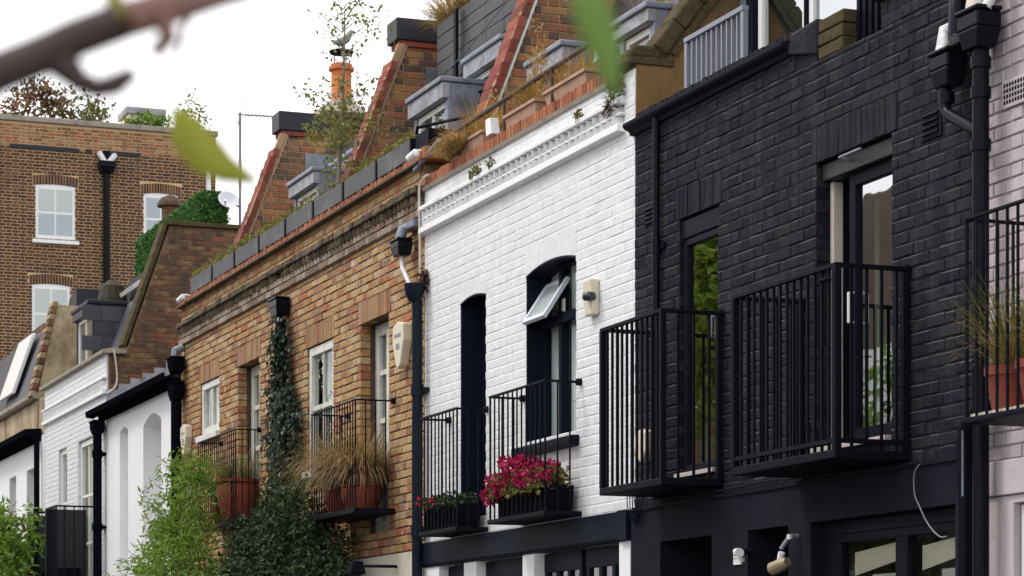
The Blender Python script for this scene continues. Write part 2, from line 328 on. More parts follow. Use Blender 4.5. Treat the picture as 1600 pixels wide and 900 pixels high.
# ---------------------------------------------------------------- brickwork
def brick_verts(x0, x1, z0, z1, yb, bev, jit, rr):
    w = lambda a: a + rr.uniform(-jit, jit)
    bx, bz = bev[:2] if isinstance(bev, tuple) else (bev, bev); bev = bev[2] if isinstance(bev, tuple) and len(bev) > 2 else min(max(bx, bz), .008)
    y0 = rr.uniform(-jit, jit) * .7; yj = lambda: rr.uniform(-jit, jit) * .3
    return [(x0,yb,z0),(x1,yb,z0),(x1,yb,z1),(x0,yb,z1),
            (w(x0),bev,w(z0)),(w(x1),bev,w(z0)),(w(x1),bev,w(z1)),(w(x0),bev,w(z1)),
            (w(x0+bx),y0+yj(),w(z0+bz)),(w(x1-bx),y0+yj(),w(z0+bz)),(w(x1-bx),y0+yj(),w(z1-bz)),(w(x0+bx),y0+yj(),w(z1-bz))]
BF = [(0,1,5,4),(1,2,6,5),(2,3,7,6),(3,0,4,7),(4,5,9,8),(5,6,10,9),(6,7,11,10),(7,4,8,11),(8,9,10,11)]
_bm = {}
def brick_mesh(kind, matkey, bev, jit, depth):
    k = (kind, matkey, bev)
    if k not in _bm:
        w, h = {'stretcher': (.216,.066), 'header': (.103,.066), 'soldier': (.064,.225), 'slate': (.5,.3), 'tile': (.2,.06)}[kind]
        l = []
        for q in range(10):
            mb = MB(); mb.add(brick_verts(-w/2, w/2, -h/2, h/2, depth, bev, jit, random.Random(q*31+5)), BF)
            l.append(mb.mesh('brick', M[matkey]))
        _bm[k] = (l, w, h)
    return _bm[k]
def courses(x0, x1, z0, z1, ch, ops, rng=None, bond='flemish', joint=.010, rr=R, jx=None):
    jx = joint if jx is None else jx
    out = []; n = int(math.ceil((z1 - z0) / ch - .3))
    for c in range(n):
        za = z0 + c*ch + joint/2; zb = min(z0 + (c+1)*ch - joint/2, z1)
        if zb - za < .02: continue
        zm = (za + zb) / 2
        a0, a1 = (x0, x1) if rng is None else rng(zm)
        if a1 - a0 < .05: continue
        blocks = []
        for o in ops:
            top = o['z1'] + o.get('rise', 0)
            if zm > o['z0'] and zm < top:
                a, b = o['x0'], o['x1']
                if zm > o['z1']:
                    k = math.sqrt(max(0, 1 - ((zm - o['z1']) / o['rise'])))
                    cx = (a + b) / 2; hw = (b - a) / 2 * k; a, b = cx - hw, cx + hw
                blocks.append((a, b))
        blocks.sort(); segs = []; s = a0
        for a, b in blocks:
            if a > s: segs.append((s, min(a, a1)))
            s = max(s, b)
        if s < a1: segs.append((s, a1))
        if bond == 'flemish': seq = [.225, .1125]; offx = 0 if c % 2 == 0 else -.16875
        else: seq = [.225]; offx = 0 if c % 2 == 0 else -.1125
        x = x0 + offx; i = 0; bricks = []
        while x < a1:
            w = seq[i % len(seq)] * rr.uniform(.985, 1.015); i += 1
            bricks.append((x, x + w)); x += w
        for a, b in segs:
            for p, q in bricks:
                u, v = max(a, p), min(b, q)
                if v - u > .035: out.append((u + jx/2 * (u > a), v - jx/2 * (v < b), za, zb, 's'))
    return out
def lay(wall, pieces, matkey, bev=.004, jit=.0012, depth=.10, world=None, limit=300, name='brick', rest='brickwork'):
    """wall: the object the bricks belong to (its local x,z plane). The largest in view become objects, the rest one joined part."""
    W_ = world or (lambda x, z: (x, 0, z))
    def key(p):
        x, y, z = W_((p[0]+p[1])/2, (p[2]+p[3])/2)
        d = math.dist((x, y, z), CAM)
        return (0 if in_view(x, y, z) else 1, d / math.sqrt((p[1]-p[0])*(p[3]-p[2])))
    pieces = sorted(pieces, key=key)
    single = [p for p in pieces[:limit] if key(p)[0] == 0]; others = pieces[len(single):]
    for p in single:
        w, h = p[1]-p[0], p[3]-p[2]
        kind = p[4] if p[4] != 's' else ('stretcher' if w > .15 else 'header')
        l, mw, mh = brick_mesh(kind, matkey, bev, jit, depth)
        o = bpy.data.objects.new(name, R.choice(l)); COL.objects.link(o); o.parent = wall
        o.location = ((p[0]+p[1])/2, R.uniform(-jit, jit), (p[2]+p[3])/2); o.scale = (w/mw, 1, h/mh)
        o.rotation_euler = (0, R.uniform(-1, 1)*jit*4, R.uniform(-1,1)*jit*3)
    if others:
        mb = MB()
        for p in others: mb.add(brick_verts(p[0], p[1], p[2], p[3], depth, bev, jit, R), BF)
        o = mb.build(rest, M[matkey], wall, kind='stuff')
def wall_sheet(name, par, x0, x1, z0, z1, ops, mat, y=.009, depth=.22, e=.006, loc=None, rotz=0, back=.3):
    """backing wall with real openings: front face, reveals, outer edges."""
    xs = sorted({x0, x1, *[o['x0']-e for o in ops], *[o['x1']+e for o in ops]})
    zs = sorted({z0, z1, *[o['z0']-e for o in ops], *[o['z1']+o.get('rise',0)+e for o in ops]})
    xs = [x for x in xs if x0 <= x <= x1]; zs = [z for z in zs if z0 <= z <= z1]
    mb = MB()
    for i in range(len(xs)-1):
        for k in range(len(zs)-1):
            cx, cz = (xs[i]+xs[i+1])/2, (zs[k]+zs[k+1])/2
            if any(o['x0']-e < cx < o['x1']+e and o['z0']-e < cz < o['z1']+o.get('rise',0)+e for o in ops): continue
            mb.add([(xs[i],y,zs[k]),(xs[i+1],y,zs[k]),(xs[i+1],y,zs[k+1]),(xs[i],y,zs[k+1])], [(0,1,2,3)])
    for o in ops:
        a, b, c, d = o['x0']-e, o['x1']+e, o['z0']-e, o['z1']+o.get('rise',0)+e; yb = y + o.get('depth', depth)
        mb.add([(a,y,c),(a,yb,c),(a,yb,d),(a,y,d)], [(0,1,2,3)]); mb.add([(b,y,c),(b,yb,c),(b,yb,d),(b,y,d)], [(3,2,1,0)])
        mb.add([(a,y,c),(b,y,c),(b,yb,c),(a,yb,c)], [(0,1,2,3)]); mb.add([(a,y,d),(b,y,d),(b,yb,d),(a,yb,d)], [(3,2,1,0)])
    yb = y + back
    mb.add([(x0,y,z0),(x0,yb,z0),(x0,yb,z1),(x0,y,z1)], [(3,2,1,0)]); mb.add([(x1,y,z0),(x1,yb,z0),(x1,yb,z1),(x1,y,z1)], [(0,1,2,3)])
    mb.add([(x0,y,z1),(x1,y,z1),(x1,yb,z1),(x0,yb,z1)], [(0,1,2,3)])
    o = mb.build(name, mat, par); o.location = (Vector(loc) if loc else Vector((0,0,0))) - Vector(par.location); o.rotation_euler = (0,0,rotz)
    return o
def poly_wall(name, par, prof, mat, loc, thick, rotz=rad(90)):
    """wall standing across the street: profile of (y,z) seen from +x."""
    mb = MB(); mb.prism_y([(a, b) for a, b in prof], .009, thick)
    o = mb.build(name, mat, par); o.location = Vector(loc) - Vector(par.location); o.rotation_euler = (0,0,rotz); return o
def op(x0, x1, z0, z1, rise=0, depth=.22): return dict(x0=x0, x1=x1, z0=z0, z1=z1, rise=rise, depth=depth)
def soldiers(x0, x1, z0, z1, n):
    w = (x1-x0)/n; return [(x0+i*w+.003, x0+(i+1)*w-.003, z0+R.uniform(0,.004), z1+R.uniform(-.004,.004), 'soldier') for i in range(n)]

# ---------------------------------------------------------------- windows, rooms, railings, pipes
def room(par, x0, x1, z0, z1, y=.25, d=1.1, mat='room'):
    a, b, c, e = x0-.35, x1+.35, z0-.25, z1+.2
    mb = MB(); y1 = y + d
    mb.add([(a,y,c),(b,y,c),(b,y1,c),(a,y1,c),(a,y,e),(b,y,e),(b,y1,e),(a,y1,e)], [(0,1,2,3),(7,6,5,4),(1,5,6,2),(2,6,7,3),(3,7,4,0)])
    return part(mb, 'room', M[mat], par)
def grid_window(par, x0, x1, z0, z1, y, mat, cols=1, rows=1, fw=.05, bar=.025, th=.06, name='window', glass='glass', rowz=None, sill=None, bars_mat=None):
    """frame + glazing bars as the part's own mesh, every pane a child."""
    mb = MB()
    mb.box(x0, x0+fw, y, y+th, z0, z1).box(x1-fw, x1, y, y+th, z0, z1).box(x0+fw, x1-fw, y, y+th, z1-fw, z1).box(x0+fw, x1-fw, y, y+th, z0, z0+fw*1.2)
    ax, bx, az, bz = x0+fw, x1-fw, z0+fw*1.2, z1-fw
    cxs = [ax + (bx-ax)*i/cols for i in range(cols+1)]
    czs = rowz if rowz else [az + (bz-az)*i/rows for i in range(rows+1)]
    if rowz: czs = [az] + list(rowz) + [bz]
    for cx in cxs[1:-1]: mb.box(cx-bar/2, cx+bar/2, y+.012, y+th-.012, az, bz)
    for cz in czs[1:-1]:
        for i in range(len(cxs)-1):
            mb.box(cxs[i]+(bar/2 if i else 0), cxs[i+1]-(bar/2 if i < len(cxs)-2 else 0), y+.012, y+th-.012, cz-bar/2, cz+bar/2)
    w = part(mb, name, M[mat], par, bevel=.004)
    for i in range(len(cxs)-1):
        for k in range(len(czs)-1):
            MB().box(cxs[i], cxs[i+1], y+th*.45, y+th*.45+.005, czs[k], czs[k+1]).build('pane', M[glass], w)
    if sill:
        MB().box(x0-.05, x1+.05, sill, y+th, z0-.075, z0-.004).build('sill', M[mat], w, bevel=.006)
    return w
def arch_panel(par, x0, x1, zs, rise, ztop, mat, y0=-.004, y1=.24, over=0.0, n=12):
    """rendered arch head: curved soffit below, gently curved top."""
    cx, hw = (x0+x1)/2, (x1-x0)/2
    lo = [(cx - hw + 2*hw*i/n, zs + rise*(1-(2*i/n-1)**2)) for i in range(n+1)]
    hi = [(cx + hw - 2*hw*i/n, ztop + over*(1-(2*i/n-1)**2)) for i in range(n+1)]
    return part(MB().prism_y(lo + hi, y0, y1), 'lintel', M[mat], par)
def railing_balcony(label, xl, xr, yf, zb, zt, nf, ns, bar=.007, rail=.012, plate=.05, sq=False, group=None, post=.0, lower=None, left_return=True, name='balcony', gate=False):
    t = thing(name, label, 'balcony', ((xl+xr)/2, yf/2, zb), group)
    part(MB().box(xl-.02, xr+.02, yf-.02, .02, zb, zb+plate), 'floor_plate', M['iron'], t, bevel=.006)
    b2 = MB(); r = rail
    def bx(a, b):
        d = [abs(b[i]-a[i]) for i in range(3)]
        lo = [min(a[i], b[i]) - (r if d[i] < 1e-6 else 0) for i in range(3)]; hi = [max(a[i], b[i]) + (r if d[i] < 1e-6 else 0) for i in range(3)]
        lo[2], hi[2] = a[2]-r*.7, a[2]+r*.7
        return MB().box(lo[0], hi[0], lo[1], hi[1], lo[2], hi[2])
    part(bx((xl-r, yf, zt), (xr+r, yf, zt)), 'top_rail', M['iron'], t, bevel=.003)
    part(bx((xr, yf+r, zt), (xr, .02, zt)), 'top_rail', M['iron'], t, bevel=.003)
    if left_return: part(bx((xl, yf+r, zt), (xl, .02, zt)), 'top_rail', M['iron'], t, bevel=.003)
    z0 = zb + plate
    if lower:
        part(bx((xl, yf, z0+lower), (xr, yf, z0+lower)), 'bottom_rail', M['iron'], t)
        part(bx((xr, yf+r, z0+lower), (xr, .02, z0+lower)), 'bottom_rail', M['iron'], t)
    me = MB().tube([(0,0,0), (0,0,zt-z0)], bar*(1.3 if sq else 1), 4 if sq else 6).mesh('bar', M['iron'])
    def bars(p, q, n, inc):
        for i in range(n+2):
            if (i == 0 and not inc) or (i == n+1 and not inc): continue
            a = i/(n+1); x = p[0]+(q[0]-p[0])*a; y = p[1]+(q[1]-p[1])*a
            inst(me, 'bar', t, (x, y, z0), (0, 0, 0), (1.25, 1.25, 1) if i in (0, n+1) else (1, 1, 1))
    bars((xl, yf), (xr, yf), nf, True)
    bars((xr, yf), (xr, .01), ns, False)
    if left_return: bars((xl, yf), (xl, .01), ns, False)
    if post:
        for x, y in ((xl, yf), (xr, yf), (xr, -.03), (xl, -.03)):
            part(MB().box(x-post, x+post, y-post, y+post, z0, zt-r*.7), 'post', M['iron'], t, bevel=.003)
    for x in (xl, xr):
        part(MB().tube([(x, .01, zt), (x, -.035, zt)], .028, 10), 'wall_fixing', M['iron'], t)
    return t
def hopper(mb, x, y, z, w=.26, d=.2, h=.2):          # rainwater head: flared box on a spigot
    mb.hexa([(x-w*.36,y-d*.38,z),(x+w*.36,y-d*.38,z),(x+w*.36,y+d*.4,z),(x-w*.36,y+d*.4,z),
             (x-w/2,y-d/2,z+h*.55),(x+w/2,y-d/2,z+h*.55),(x+w/2,y+d/2,z+h*.55),(x-w/2,y+d/2,z+h*.55)])
    mb.box(x-w/2, x+w/2, y-d/2, y+d/2, z+h*.55, z+h); mb.box(x-w/2-.012, x+w/2+.012, y-d/2-.012, y+d/2, z+h, z+h+.025); return mb
def downpipe(label, x, y, ztop, zbot, r=.045, mat='pipe', hop=True, collars=(), hw=.26, hh=.2, name='drainpipe', hx=0, extra=None):
    t = thing(name, label, 'drainpipe', (x, y, zbot))
    part(MB().tube([(x, y, zbot), (x, y, ztop)], r, 14), 'pipe', M[mat], t, smooth=2)
    if hop: part(hopper(MB(), x+hx, y, ztop, hw, hw*.5, hh), 'hopper', M[mat], t, bevel=.008)
    for z in collars:
        c = part(MB().tube([(x, y, z-.05), (x, y, z+.05)], r*1.22, 14), 'collar', M[mat], t, smooth=2)
        MB().box(x-.09, x+.09, y+r*.6, .02, z-.02, z+.02).build('bracket', M[mat], c)
    return t

# ---------------------------------------------------------------- plants
def unit(rr):
    z = rr.uniform(-1,1); a = rr.uniform(0, 2*math.pi); k = math.sqrt(1-z*z); return Vector((k*math.cos(a), k*math.sin(a), z))
def leaf(mb, p, d, n, l, w):
    d = d.normalized(); s = d.cross(n)
    if s.length < 1e-3: s = d.orthogonal()
    s.normalize(); u = s.cross(d) * (w*.25)
    mb.add([p, p+d*l*.45+s*w*.5+u, p+d*l, p+d*l*.45-s*w*.5+u], [(0,1,2),(0,2,3)])
def cloud_leaves(mb, c, rads, n, l, w, rr=R, shell=.55, droop=.3, clump=0):
    c = Vector(c)
    cl = [unit(rr) for _ in range(clump)] if clump else None
    for _ in range(n):
        if cl: q = (rr.choice(cl) + unit(rr)*.42); q = q * (rr.uniform(.55, 1.05))
        else: q = unit(rr) * (shell + (1-shell)*rr.random()) * rr.uniform(.8, 1.08)
        p = c + Vector((q.x*rads[0], q.y*rads[1], q.z*rads[2]))
        d = (unit(rr)*.9 + q*.7 + Vector((0,0,-droop)))
        leaf(mb, p, d, (q + unit(rr)*.8 + Vector((0,0,.6))), l*rr.uniform(.6,1.25), w*rr.uniform(.7,1.2))
def blades(mb, c, n, length, spread, width=.007, droop=.9, rr=R, lean=(0,0), base=.05):
    c = Vector(c)
    for _ in range(n):
        a = rr.uniform(0, 2*math.pi); k = rr.random()**.7
        out = Vector((math.cos(a), math.sin(a), 0)); L_ = length*rr.uniform(.55, 1.1)
        p = c + out*base*rr.random(); d = (out*k*spread + Vector((lean[0], lean[1], 1))).normalized()
        s = Vector((-out.y, out.x, 0)); pts = []; N_ = 5
        for i in range(N_+1):
            w = width*(1 - (i/N_)**1.5)*.5 + .0006
            pts += [p - s*w, p + s*w]; p = p + d*(L_/N_); d = (d + Vector((out.x*.12, out.y*.12, -droop*.22*(i+1)/N_*(.5+k)))).normalized()
        mb.add(pts, [(2*i, 2*i+1, 2*i+3, 2*i+2) for i in range(N_)])
def plant(name, label, cat, base, parts, group=None):
    t = thing(name, label, cat, base, group)
    for pn, mb, mat in parts: part(mb, pn, M[mat], t, kind='stuff' if pn in ('blades','dry_blades','drooping_blades','upright_blades','stalks','leaves','sprigs','blooms') else None)
    return t

# ---------------------------------------------------------------- the setting
g = MB(); g.box(-400, 400, -400, 400, -.3, 0).build('street', M['cobble'])['kind'] = 'structure'

# ================================================================ black house
H = thing('terraced_house', 'black painted brick house with tall glazed doors and caged balconies', 'house', (-14.0, 0, 0))
D1, D2 = op(-15.62, -15.01, 2.98, 4.733, depth=.2), op(-13.62, -12.70, 2.98, 4.733, depth=.2)
ch = .07435
w = wall_sheet('wall', H, -16.38, -11.66, 2.80, 5.36, [D1, D2], M['black_joint'], y=.0042)
blk = [D1, D2, op(-15.69, -14.95, 4.733, 4.956), op(-13.69, -12.63, 4.733, 4.956), op(-12.36, -12.13, 4.60, 4.78)]
pc = courses(-16.38, -11.66, 2.80, 5.36, ch, blk, joint=.007, jx=.004)
lay(w, pc, 'black_brick', (.003,.007,.0065), .0032, limit=290)
lw = MB().box(-15.6, -15.59, .02, .03, 4.8, 4.81).build('soldier_course', M['black_joint'], w)
lay(lw, soldiers(-15.69, -14.95, 4.738, 4.95, 11) + soldiers(-13.69, -12.63, 4.738, 4.95, 15), 'black_brick', (.004,.004), .003)
w2 = wall_sheet('parapet', H, -16.38, -13.62, 5.36, 5.565, [], M['black_joint'], y=.0042, back=.22)
lay(w2, courses(-16.38, -13.90, 5.36, 5.50, .0743, [], joint=.007, jx=.004), 'black_brick', (.003,.007,.0065), .0032)
lay(w2, [(x, x+.062, 5.568, 5.622+R.uniform(-.004,.006), 'soldier') for x in [-16.37+.07*i for i in range(36)]], 'black_brick', .006, .004, depth=.2)
w3 = wall_sheet('upper_wall', H, -12.81, -11.66, 5.36, 6.6, [], M['black_joint'], y=.0042)
lay(w3, courses(-12.81, -11.66, 5.36, 6.6, ch, [], joint=.007, jx=.004), 'black_brick', (.003,.007,.0065), .0032)
part(MB().prism_x([(.012,5.47),(-.025,5.47),(-.035,5.495),(-.075,5.515),(-.085,5.53),(-.085,5.552),(-.02,5.566),(.012,5.566)], -16.41, -13.93), 'moulding', M['black_smooth'], H, bevel=.004)
part(MB().hexa([(-13.93,-.045,5.47),(-13.61,-.006,5.40),(-13.61,.22,5.40),(-13.93,.22,5.47),(-13.93,-.02,5.60),(-13.61,-.006,5.625),(-13.61,.22,5.625),(-13.93,.22,5.60)]), 'cement_ramp', M['black_brick'], H, bevel=.015)
me = MB().add(brick_verts(-.155,.155,-.038,.038,.2,.006,.004,R), BF).mesh('brick', M['moss'])
for i in range(3): inst(me, 'brick', H, (-13.44+R.uniform(-.01,.01), -.002, 5.40+.082*i))
part(MB().hexa([(-12.84,-.04,5.52),(-12.62,-.04,5.56),(-12.62,.2,5.56),(-12.84,.2,5.52),(-12.84,-.04,5.57),(-12.62,-.04,5.61),(-12.62,.2,5.61),(-12.84,.2,5.57)]), 'stepped_stone', M['black_smooth'], H, bevel=.01)
# louvred air brick
v = part(MB().box(-12.355,-12.135,-.006,.06,4.605,4.775), 'air_vent', M['black_smooth'], H, bevel=.004)
for i in range(4): MB().prism_x([(-.008,4.63+.035*i),(-.022,4.632+.035*i),(-.008,4.652+.035*i)], -12.33, -12.16).build('louvre', M['iron'], v)
v = part(MB().box(-16.20,-16.02,-.006,.06,4.78,4.93), 'air_vent', M['black_smooth'], H, bevel=.004)
for i in range(4): MB().prism_x([(-.008,4.795+.032*i),(-.02,4.797+.032*i),(-.008,4.815+.032*i)], -16.18, -16.04).build('louvre', M['iron'], v)
# tall doors
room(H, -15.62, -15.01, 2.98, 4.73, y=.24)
part(MB().box(-15.62,-15.01,.02,.2,4.60,4.728), 'door_head', M['black_wood'], H, bevel=.006)
d = grid_window(H, -15.61, -15.02, 2.99, 4.595, .03, 'black_wood', 1, 1, .045, name='glazed_door', glass='glass_clear')
MB().tube([(-15.09,.03,3.86),(-15.09,-.01,3.86),(-15.09,-.01,4.0),(-15.09,.03,4.0)], .009, 8).build('handle', M['iron_grey'], d)
MB().box(-15.095,-15.085,.018,.03,3.84,4.02).build('lock_plate', M['iron_grey'], d)
part(MB().box(-15.62,-15.01,-.045,.2,2.955,2.985), 'threshold', M['bare_wood'], H, bevel=.004)
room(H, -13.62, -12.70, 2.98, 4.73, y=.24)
part(MB().box(-13.62,-12.70,.04,.2,4.625,4.728), 'door_head', M['dark_panel'], H, bevel=.006)
part(MB().tube([(-13.27,.045,4.69),(-13.27,-.03,4.70),(-13.0,-.035,4.70)], .009, 8), 'door_stay', M['iron_grey'], H)
d = grid_window(H, -13.36, -12.71, 2.99, 4.62, .085, 'black_wood', 1, 1, .075, name='glazed_door', glass='glass_clear')
MB().tube([(-13.30,.08,3.72),(-13.30,.05,3.72),(-13.30,.05,3.90),(-13.30,.08,3.90)], .011, 8).build('handle', M['white_plastic'], d)
d = part(MB().box(-13.61,-13.565,.09,.155,2.99,4.62), 'open_door', M['bare_wood'], H, bevel=.003)
MB().box(-13.612,-13.56,.157,.62,2.99,4.62).build('leaf', M['black_wood'], d)
MB().box(-13.563,-13.555,.105,.11,4.0,4.05).build('hinge', M['iron'], d)
part(MB().box(-13.44,-13.38,.30,.34,2.99,4.5), 'curtain', M['curtain'], H, bevel=.01)
part(MB().box(-13.62,-12.70,-.045,.2,2.955,2.985), 'threshold', M['bare_wood'], H, bevel=.004)
# ground floor
G1, G2, G3 = op(-15.87,-15.05,0,2.53,depth=.5), op(-14.5,-13.94,0,2.53,depth=.45), op(-13.63,-11.95,0,2.53,depth=.12)
wall_sheet('ground_floor_wall', H, -16.38, -11.66, 0, 2.79, [G1,G2,G3], M['black_smooth'], y=-.03)
part(MB().prism_x([(-.03,2.775),(-.045,2.775),(-.045,2.80),(.012,2.812)], -16.34, -11.80), 'render_edge', M['black_smooth'], H)
d = part(MB().box(-15.87,-15.05,.47,.52,0,2.53), 'front_door', M['black_wood'], H)
for i in range(4): MB().box(-15.8+i*.2,-15.66+i*.2,.455,.468,1.2,2.35).build('panel', M['navy'] if i % 2 else M['glass_dark'], d, bevel=.006)
d = part(MB().box(-14.5,-13.94,.42,.47,0,2.53), 'side_door', M['black_wood'], H)
MB().box(-14.25,-14.15,.40,.42,0,2.4).build('door_post', M['bark_red'], d)
gd = part(MB().box(-13.63,-13.42,.06,.12,0,2.53).box(-13.42,-11.95,.06,.12,2.40,2.53).box(-12.76,-12.62,.06,.12,0,2.40).box(-12.02,-11.95,.06,.12,0,2.40).box(-13.42,-12.02,.06,.12,0,1.4), 'garage_door', M['black_wood'], H, bevel=.005)
MB().box(-13.42,-11.95,.045,.058,2.455,2.47).build('bead', M['black_wood'], gd)
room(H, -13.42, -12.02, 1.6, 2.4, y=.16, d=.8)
for a, b in ((-13.42,-12.76),(-12.62,-12.02)):
    MB().box(a, b, .09, .095, 1.4, 2.40).build('pane', M['glass_far'], gd)
    MB().hexa([(a+.05,.13,2.20),(b-.03,.13,2.28),(b-.03,.135,2.28),(a+.05,.135,2.20),(a+.05,.13,2.34),(b-.03,.13,2.385),(b-.03,.135,2.385),(a+.05,.135,2.34)]).build('blind', M['cream'], gd)  # slanted blind; its cream also paints the pale reflection in the pane
    MB().box(a+.25, b-.03, .14, .145, 1.4, 2.2).build('curtain', M['room_pale'], gd)  # added pale panel, paints the reflection in the garage glass
# roof terrace: set-back attic with glazed doors, lead cheek
part(MB().box(-16.37,-11.7,.92,3.0,5.2,8.6), 'attic', M['lead'], H)
part(MB().box(-16.37,-11.7,.22,.92,5.0,5.3), 'terrace_deck', M['lead_dark'], H)
for i in range(2): grid_window(H, -16.10+i*.78, -15.36+i*.78, 5.32, 7.4, .84, 'frame', 1, 1, .06, name='terrace_door', glass='glass_clear')
part(MB().box(-16.22,-16.12,.80,.915,5.32,7.5), 'door_post', M['black_wood'], H, bevel=.006)
part(MB().box(-15.35,-15.33,.815,.88,5.32,7.4), 'door_post', M['black_wood'], H, bevel=.003)
part(MB().hexa([(-16.37,.62,5.3),(-16.24,.62,5.3),(-16.24,.91,5.3),(-16.37,.91,5.3),(-16.37,.86,6.7),(-16.24,.86,6.7),(-16.24,.91,6.7),(-16.37,.91,6.7)]), 'lead_flashing', M['lead'], H, bevel=.01)

t = thing('terrace_railing', 'grey metal railing on the black house parapet before the ochre wall', 'railing', (-15.3,.1,5.6))
part(MB().box(-15.74,-14.82,.085,.135,5.985,6.02), 'top_rail', M['iron_grey'], t, bevel=.004)
for x in (-15.72,-14.84): part(MB().box(x-.022,x+.022,.09,.13,5.575,5.984), 'post', M['iron_grey'], t, bevel=.004)
me = MB().box(-.010,.010,-.012,.012,0,.42).mesh('bar', M['iron_grey'])
for i in range(10): inst(me, 'bar', t, (-15.635+i*.0785, .11, 5.57))
t = thing('terrace_railing', 'black vertical bars filling the gap in the black parapet', 'railing', (-13.0,.1,5.36))
part(MB().box(-13.28,-12.80,.09,.12,6.35,6.39), 'top_rail', M['iron'], t)
me = MB().box(-.016,.016,-.016,.016,0,1.05).mesh('bar', M['iron'])
for i in range(7): inst(me, 'bar', t, (-13.26+i*.074, .105, 5.3))
me = MB().tube([(-13.27,.13,0),(-12.81,.13,0)], .003, 5).mesh('wire', M['iron'])
for i in range(7): inst(me, 'wire', t, (0, 0, 5.42+i*.11))
railing_balcony('tall black caged balcony before the black house glazed door nearest the white house', -15.93, -14.93, -.44, 2.85, 3.995, 11, 3, bar=.0085, rail=.018, plate=.05, sq=True, group='black house balconies', post=.02)
t = railing_balcony('wide black balcony with a gate before the half open door of the black house', -13.79, -12.49, -.47, 2.82, 3.91, 14, 4, bar=.0085, rail=.018, plate=.05, sq=True, group='black house balconies', post=.022, lower=.05)
part(MB().tube([(-12.60,-.48,3.83),(-12.60,-.515,3.83),(-12.57,-.525,3.83),(-12.54,-.515,3.83),(-12.54,-.48,3.83)], .010, 8), 'latch', M['iron'], t)
downpipe('thin black waste pipe running down the black wall beside the narrow glazed door', -15.93, -.035, 5.50, 2.85, .026, hop=False, collars=(4.6,))
# paired hoppers at the right end
t = thing('drainpipe', 'black drainpipe with two large rain hoppers at the corner of the mauve house', 'drainpipe', (-11.55,-.12,0))
part(MB().tube([(-11.55,-.11,0),(-11.55,-.11,4.95)], .046, 16), 'pipe', M['pipe'], t, smooth=2)
part(hopper(MB(), -11.55, -.12, 4.93, .21, .15, .19), 'hopper', M['pipe'], t, bevel=.01)
part(hopper(MB(), -11.88, -.11, 4.80, .19, .13, .18), 'hopper', M['pipe'], t, bevel=.01)
part(MB().tube([(-11.90,-.12,4.82),(-11.90,-.12,4.69),(-11.86,-.12,4.65),(-11.62,-.12,4.53),(-11.56,-.12,4.50)], .034, 12), 'branch_pipe', M['pipe'], t, smooth=2)
for x, z in ((-11.55,4.86),(-11.55,4.70),(-11.55,4.42),(-11.90,4.75)): part(MB().tube([(x,-.11,z-.03),(x,-.11,z+.03)], .056 if x > -11.6 else .045, 14), 'collar', M['pipe'], t, smooth=2)
part(MB().tube([(-11.94,0,5.16),(-11.93,-.09,5.12),(-11.92,-.12,4.98)], .05, 10), 'swan_neck', M['pipe_white'], t, smooth=2)
part(MB().tube([(-11.60,.0,5.30),(-11.58,-.1,5.28),(-11.57,-.13,5.12)], .06, 10), 'swan_neck', M['bare_wood'], t, smooth=2)
part(MB().tube([(-11.40,.0,5.30),(-11.43,-.08,5.26),(-11.46,-.13,5.13)], .03, 10), 'swan_neck', M['pipe_white'], t, smooth=2)
part(MB().tube([(-11.80,.0,5.4),(-11.80,-.10,5.32),(-11.78,-.12,5.05),(-11.68,-.12,5.0)], .05, 10), 'swan_neck', M['pipe'], t, smooth=2)
t = thing('drainpipe', 'short black waste pipe bending into the wall under the mauve balcony', 'drainpipe', (-11.72,-.09,0))
part(MB().tube([(-11.74,-.09,0),(-11.74,-.09,2.86),(-11.72,-.09,2.93),(-11.60,-.09,3.02),(-11.58,-.02,3.03)], .048, 12), 'pipe', M['pipe'], t, smooth=2)
part(MB().tube([(-11.60,-.19,2.55),(-11.60,-.19,2.90)], .006, 8), 'thin_pipe', M['lead'], t, smooth=2)
t = thing('wall_wire', 'loose grey wire dangling down the black garage front', 'cable', (-12.2,-.05,2.35))
part(MB().tube(curve([(-12.28,-.035,2.80),(-12.33,-.06,2.74),(-12.34,-.055,2.62),(-12.29,-.05,2.54),(-12.2,-.05,2.44),(-12.08,-.05,2.365),(-12.0,-.045,2.36)]), .004, 6), 'wire', M['iron_grey'], t)
t = thing('alarm_box', 'small white alarm box low on the black and white house boundary', 'alarm box', (-16.12,-.05,3.12))
part(MB().prism_y([(-16.22,3.32),(-16.22,3.18),(-16.12,3.10),(-16.03,3.18),(-16.03,3.32),(-16.12,3.345)], -.075, 0), 'case', M['cream'], t, bevel=.012)
t = thing('wall_sign', 'small pale notice plate on the black pier beside the spotlight', 'sign', (-14.72,-.04,2.35))
part(MB().box(-14.69,-14.58,-.045,-.031,2.32,2.42), 'plate', M['white_plastic'], t, bevel=.003)
part(MB().box(-14.68,-14.60,-.048,-.0455,2.38,2.385).box(-14.68,-14.61,-.048,-.0455,2.36,2.365), 'print', M['iron_grey'], t)
t = thing('spotlight', 'small white floodlight on the black pier next to the notice plate', 'lamp', (-14.45,-.1,2.36))
part(MB().tube([(-14.47,-.03,2.40),(-14.47,-.12,2.40)], .016, 8), 'arm', M['iron'], t)
part(MB().tube([(-14.50,-.12,2.40),(-14.44,-.13,2.39),(-14.40,-.14,2.385)], [.018,.028,.03], 14), 'head', M['white_plastic'], t, smooth=2)
part(MB().tube([(-14.46,-.10,2.33),(-14.46,-.10,2.36)], .025, 10), 'sensor', M['white_plastic'], t, smooth=2)
t = thing('wall_lantern', 'brass swivel lamp on a jointed bracket beside the dark side door', 'lamp', (-13.82,-.1,2.3))
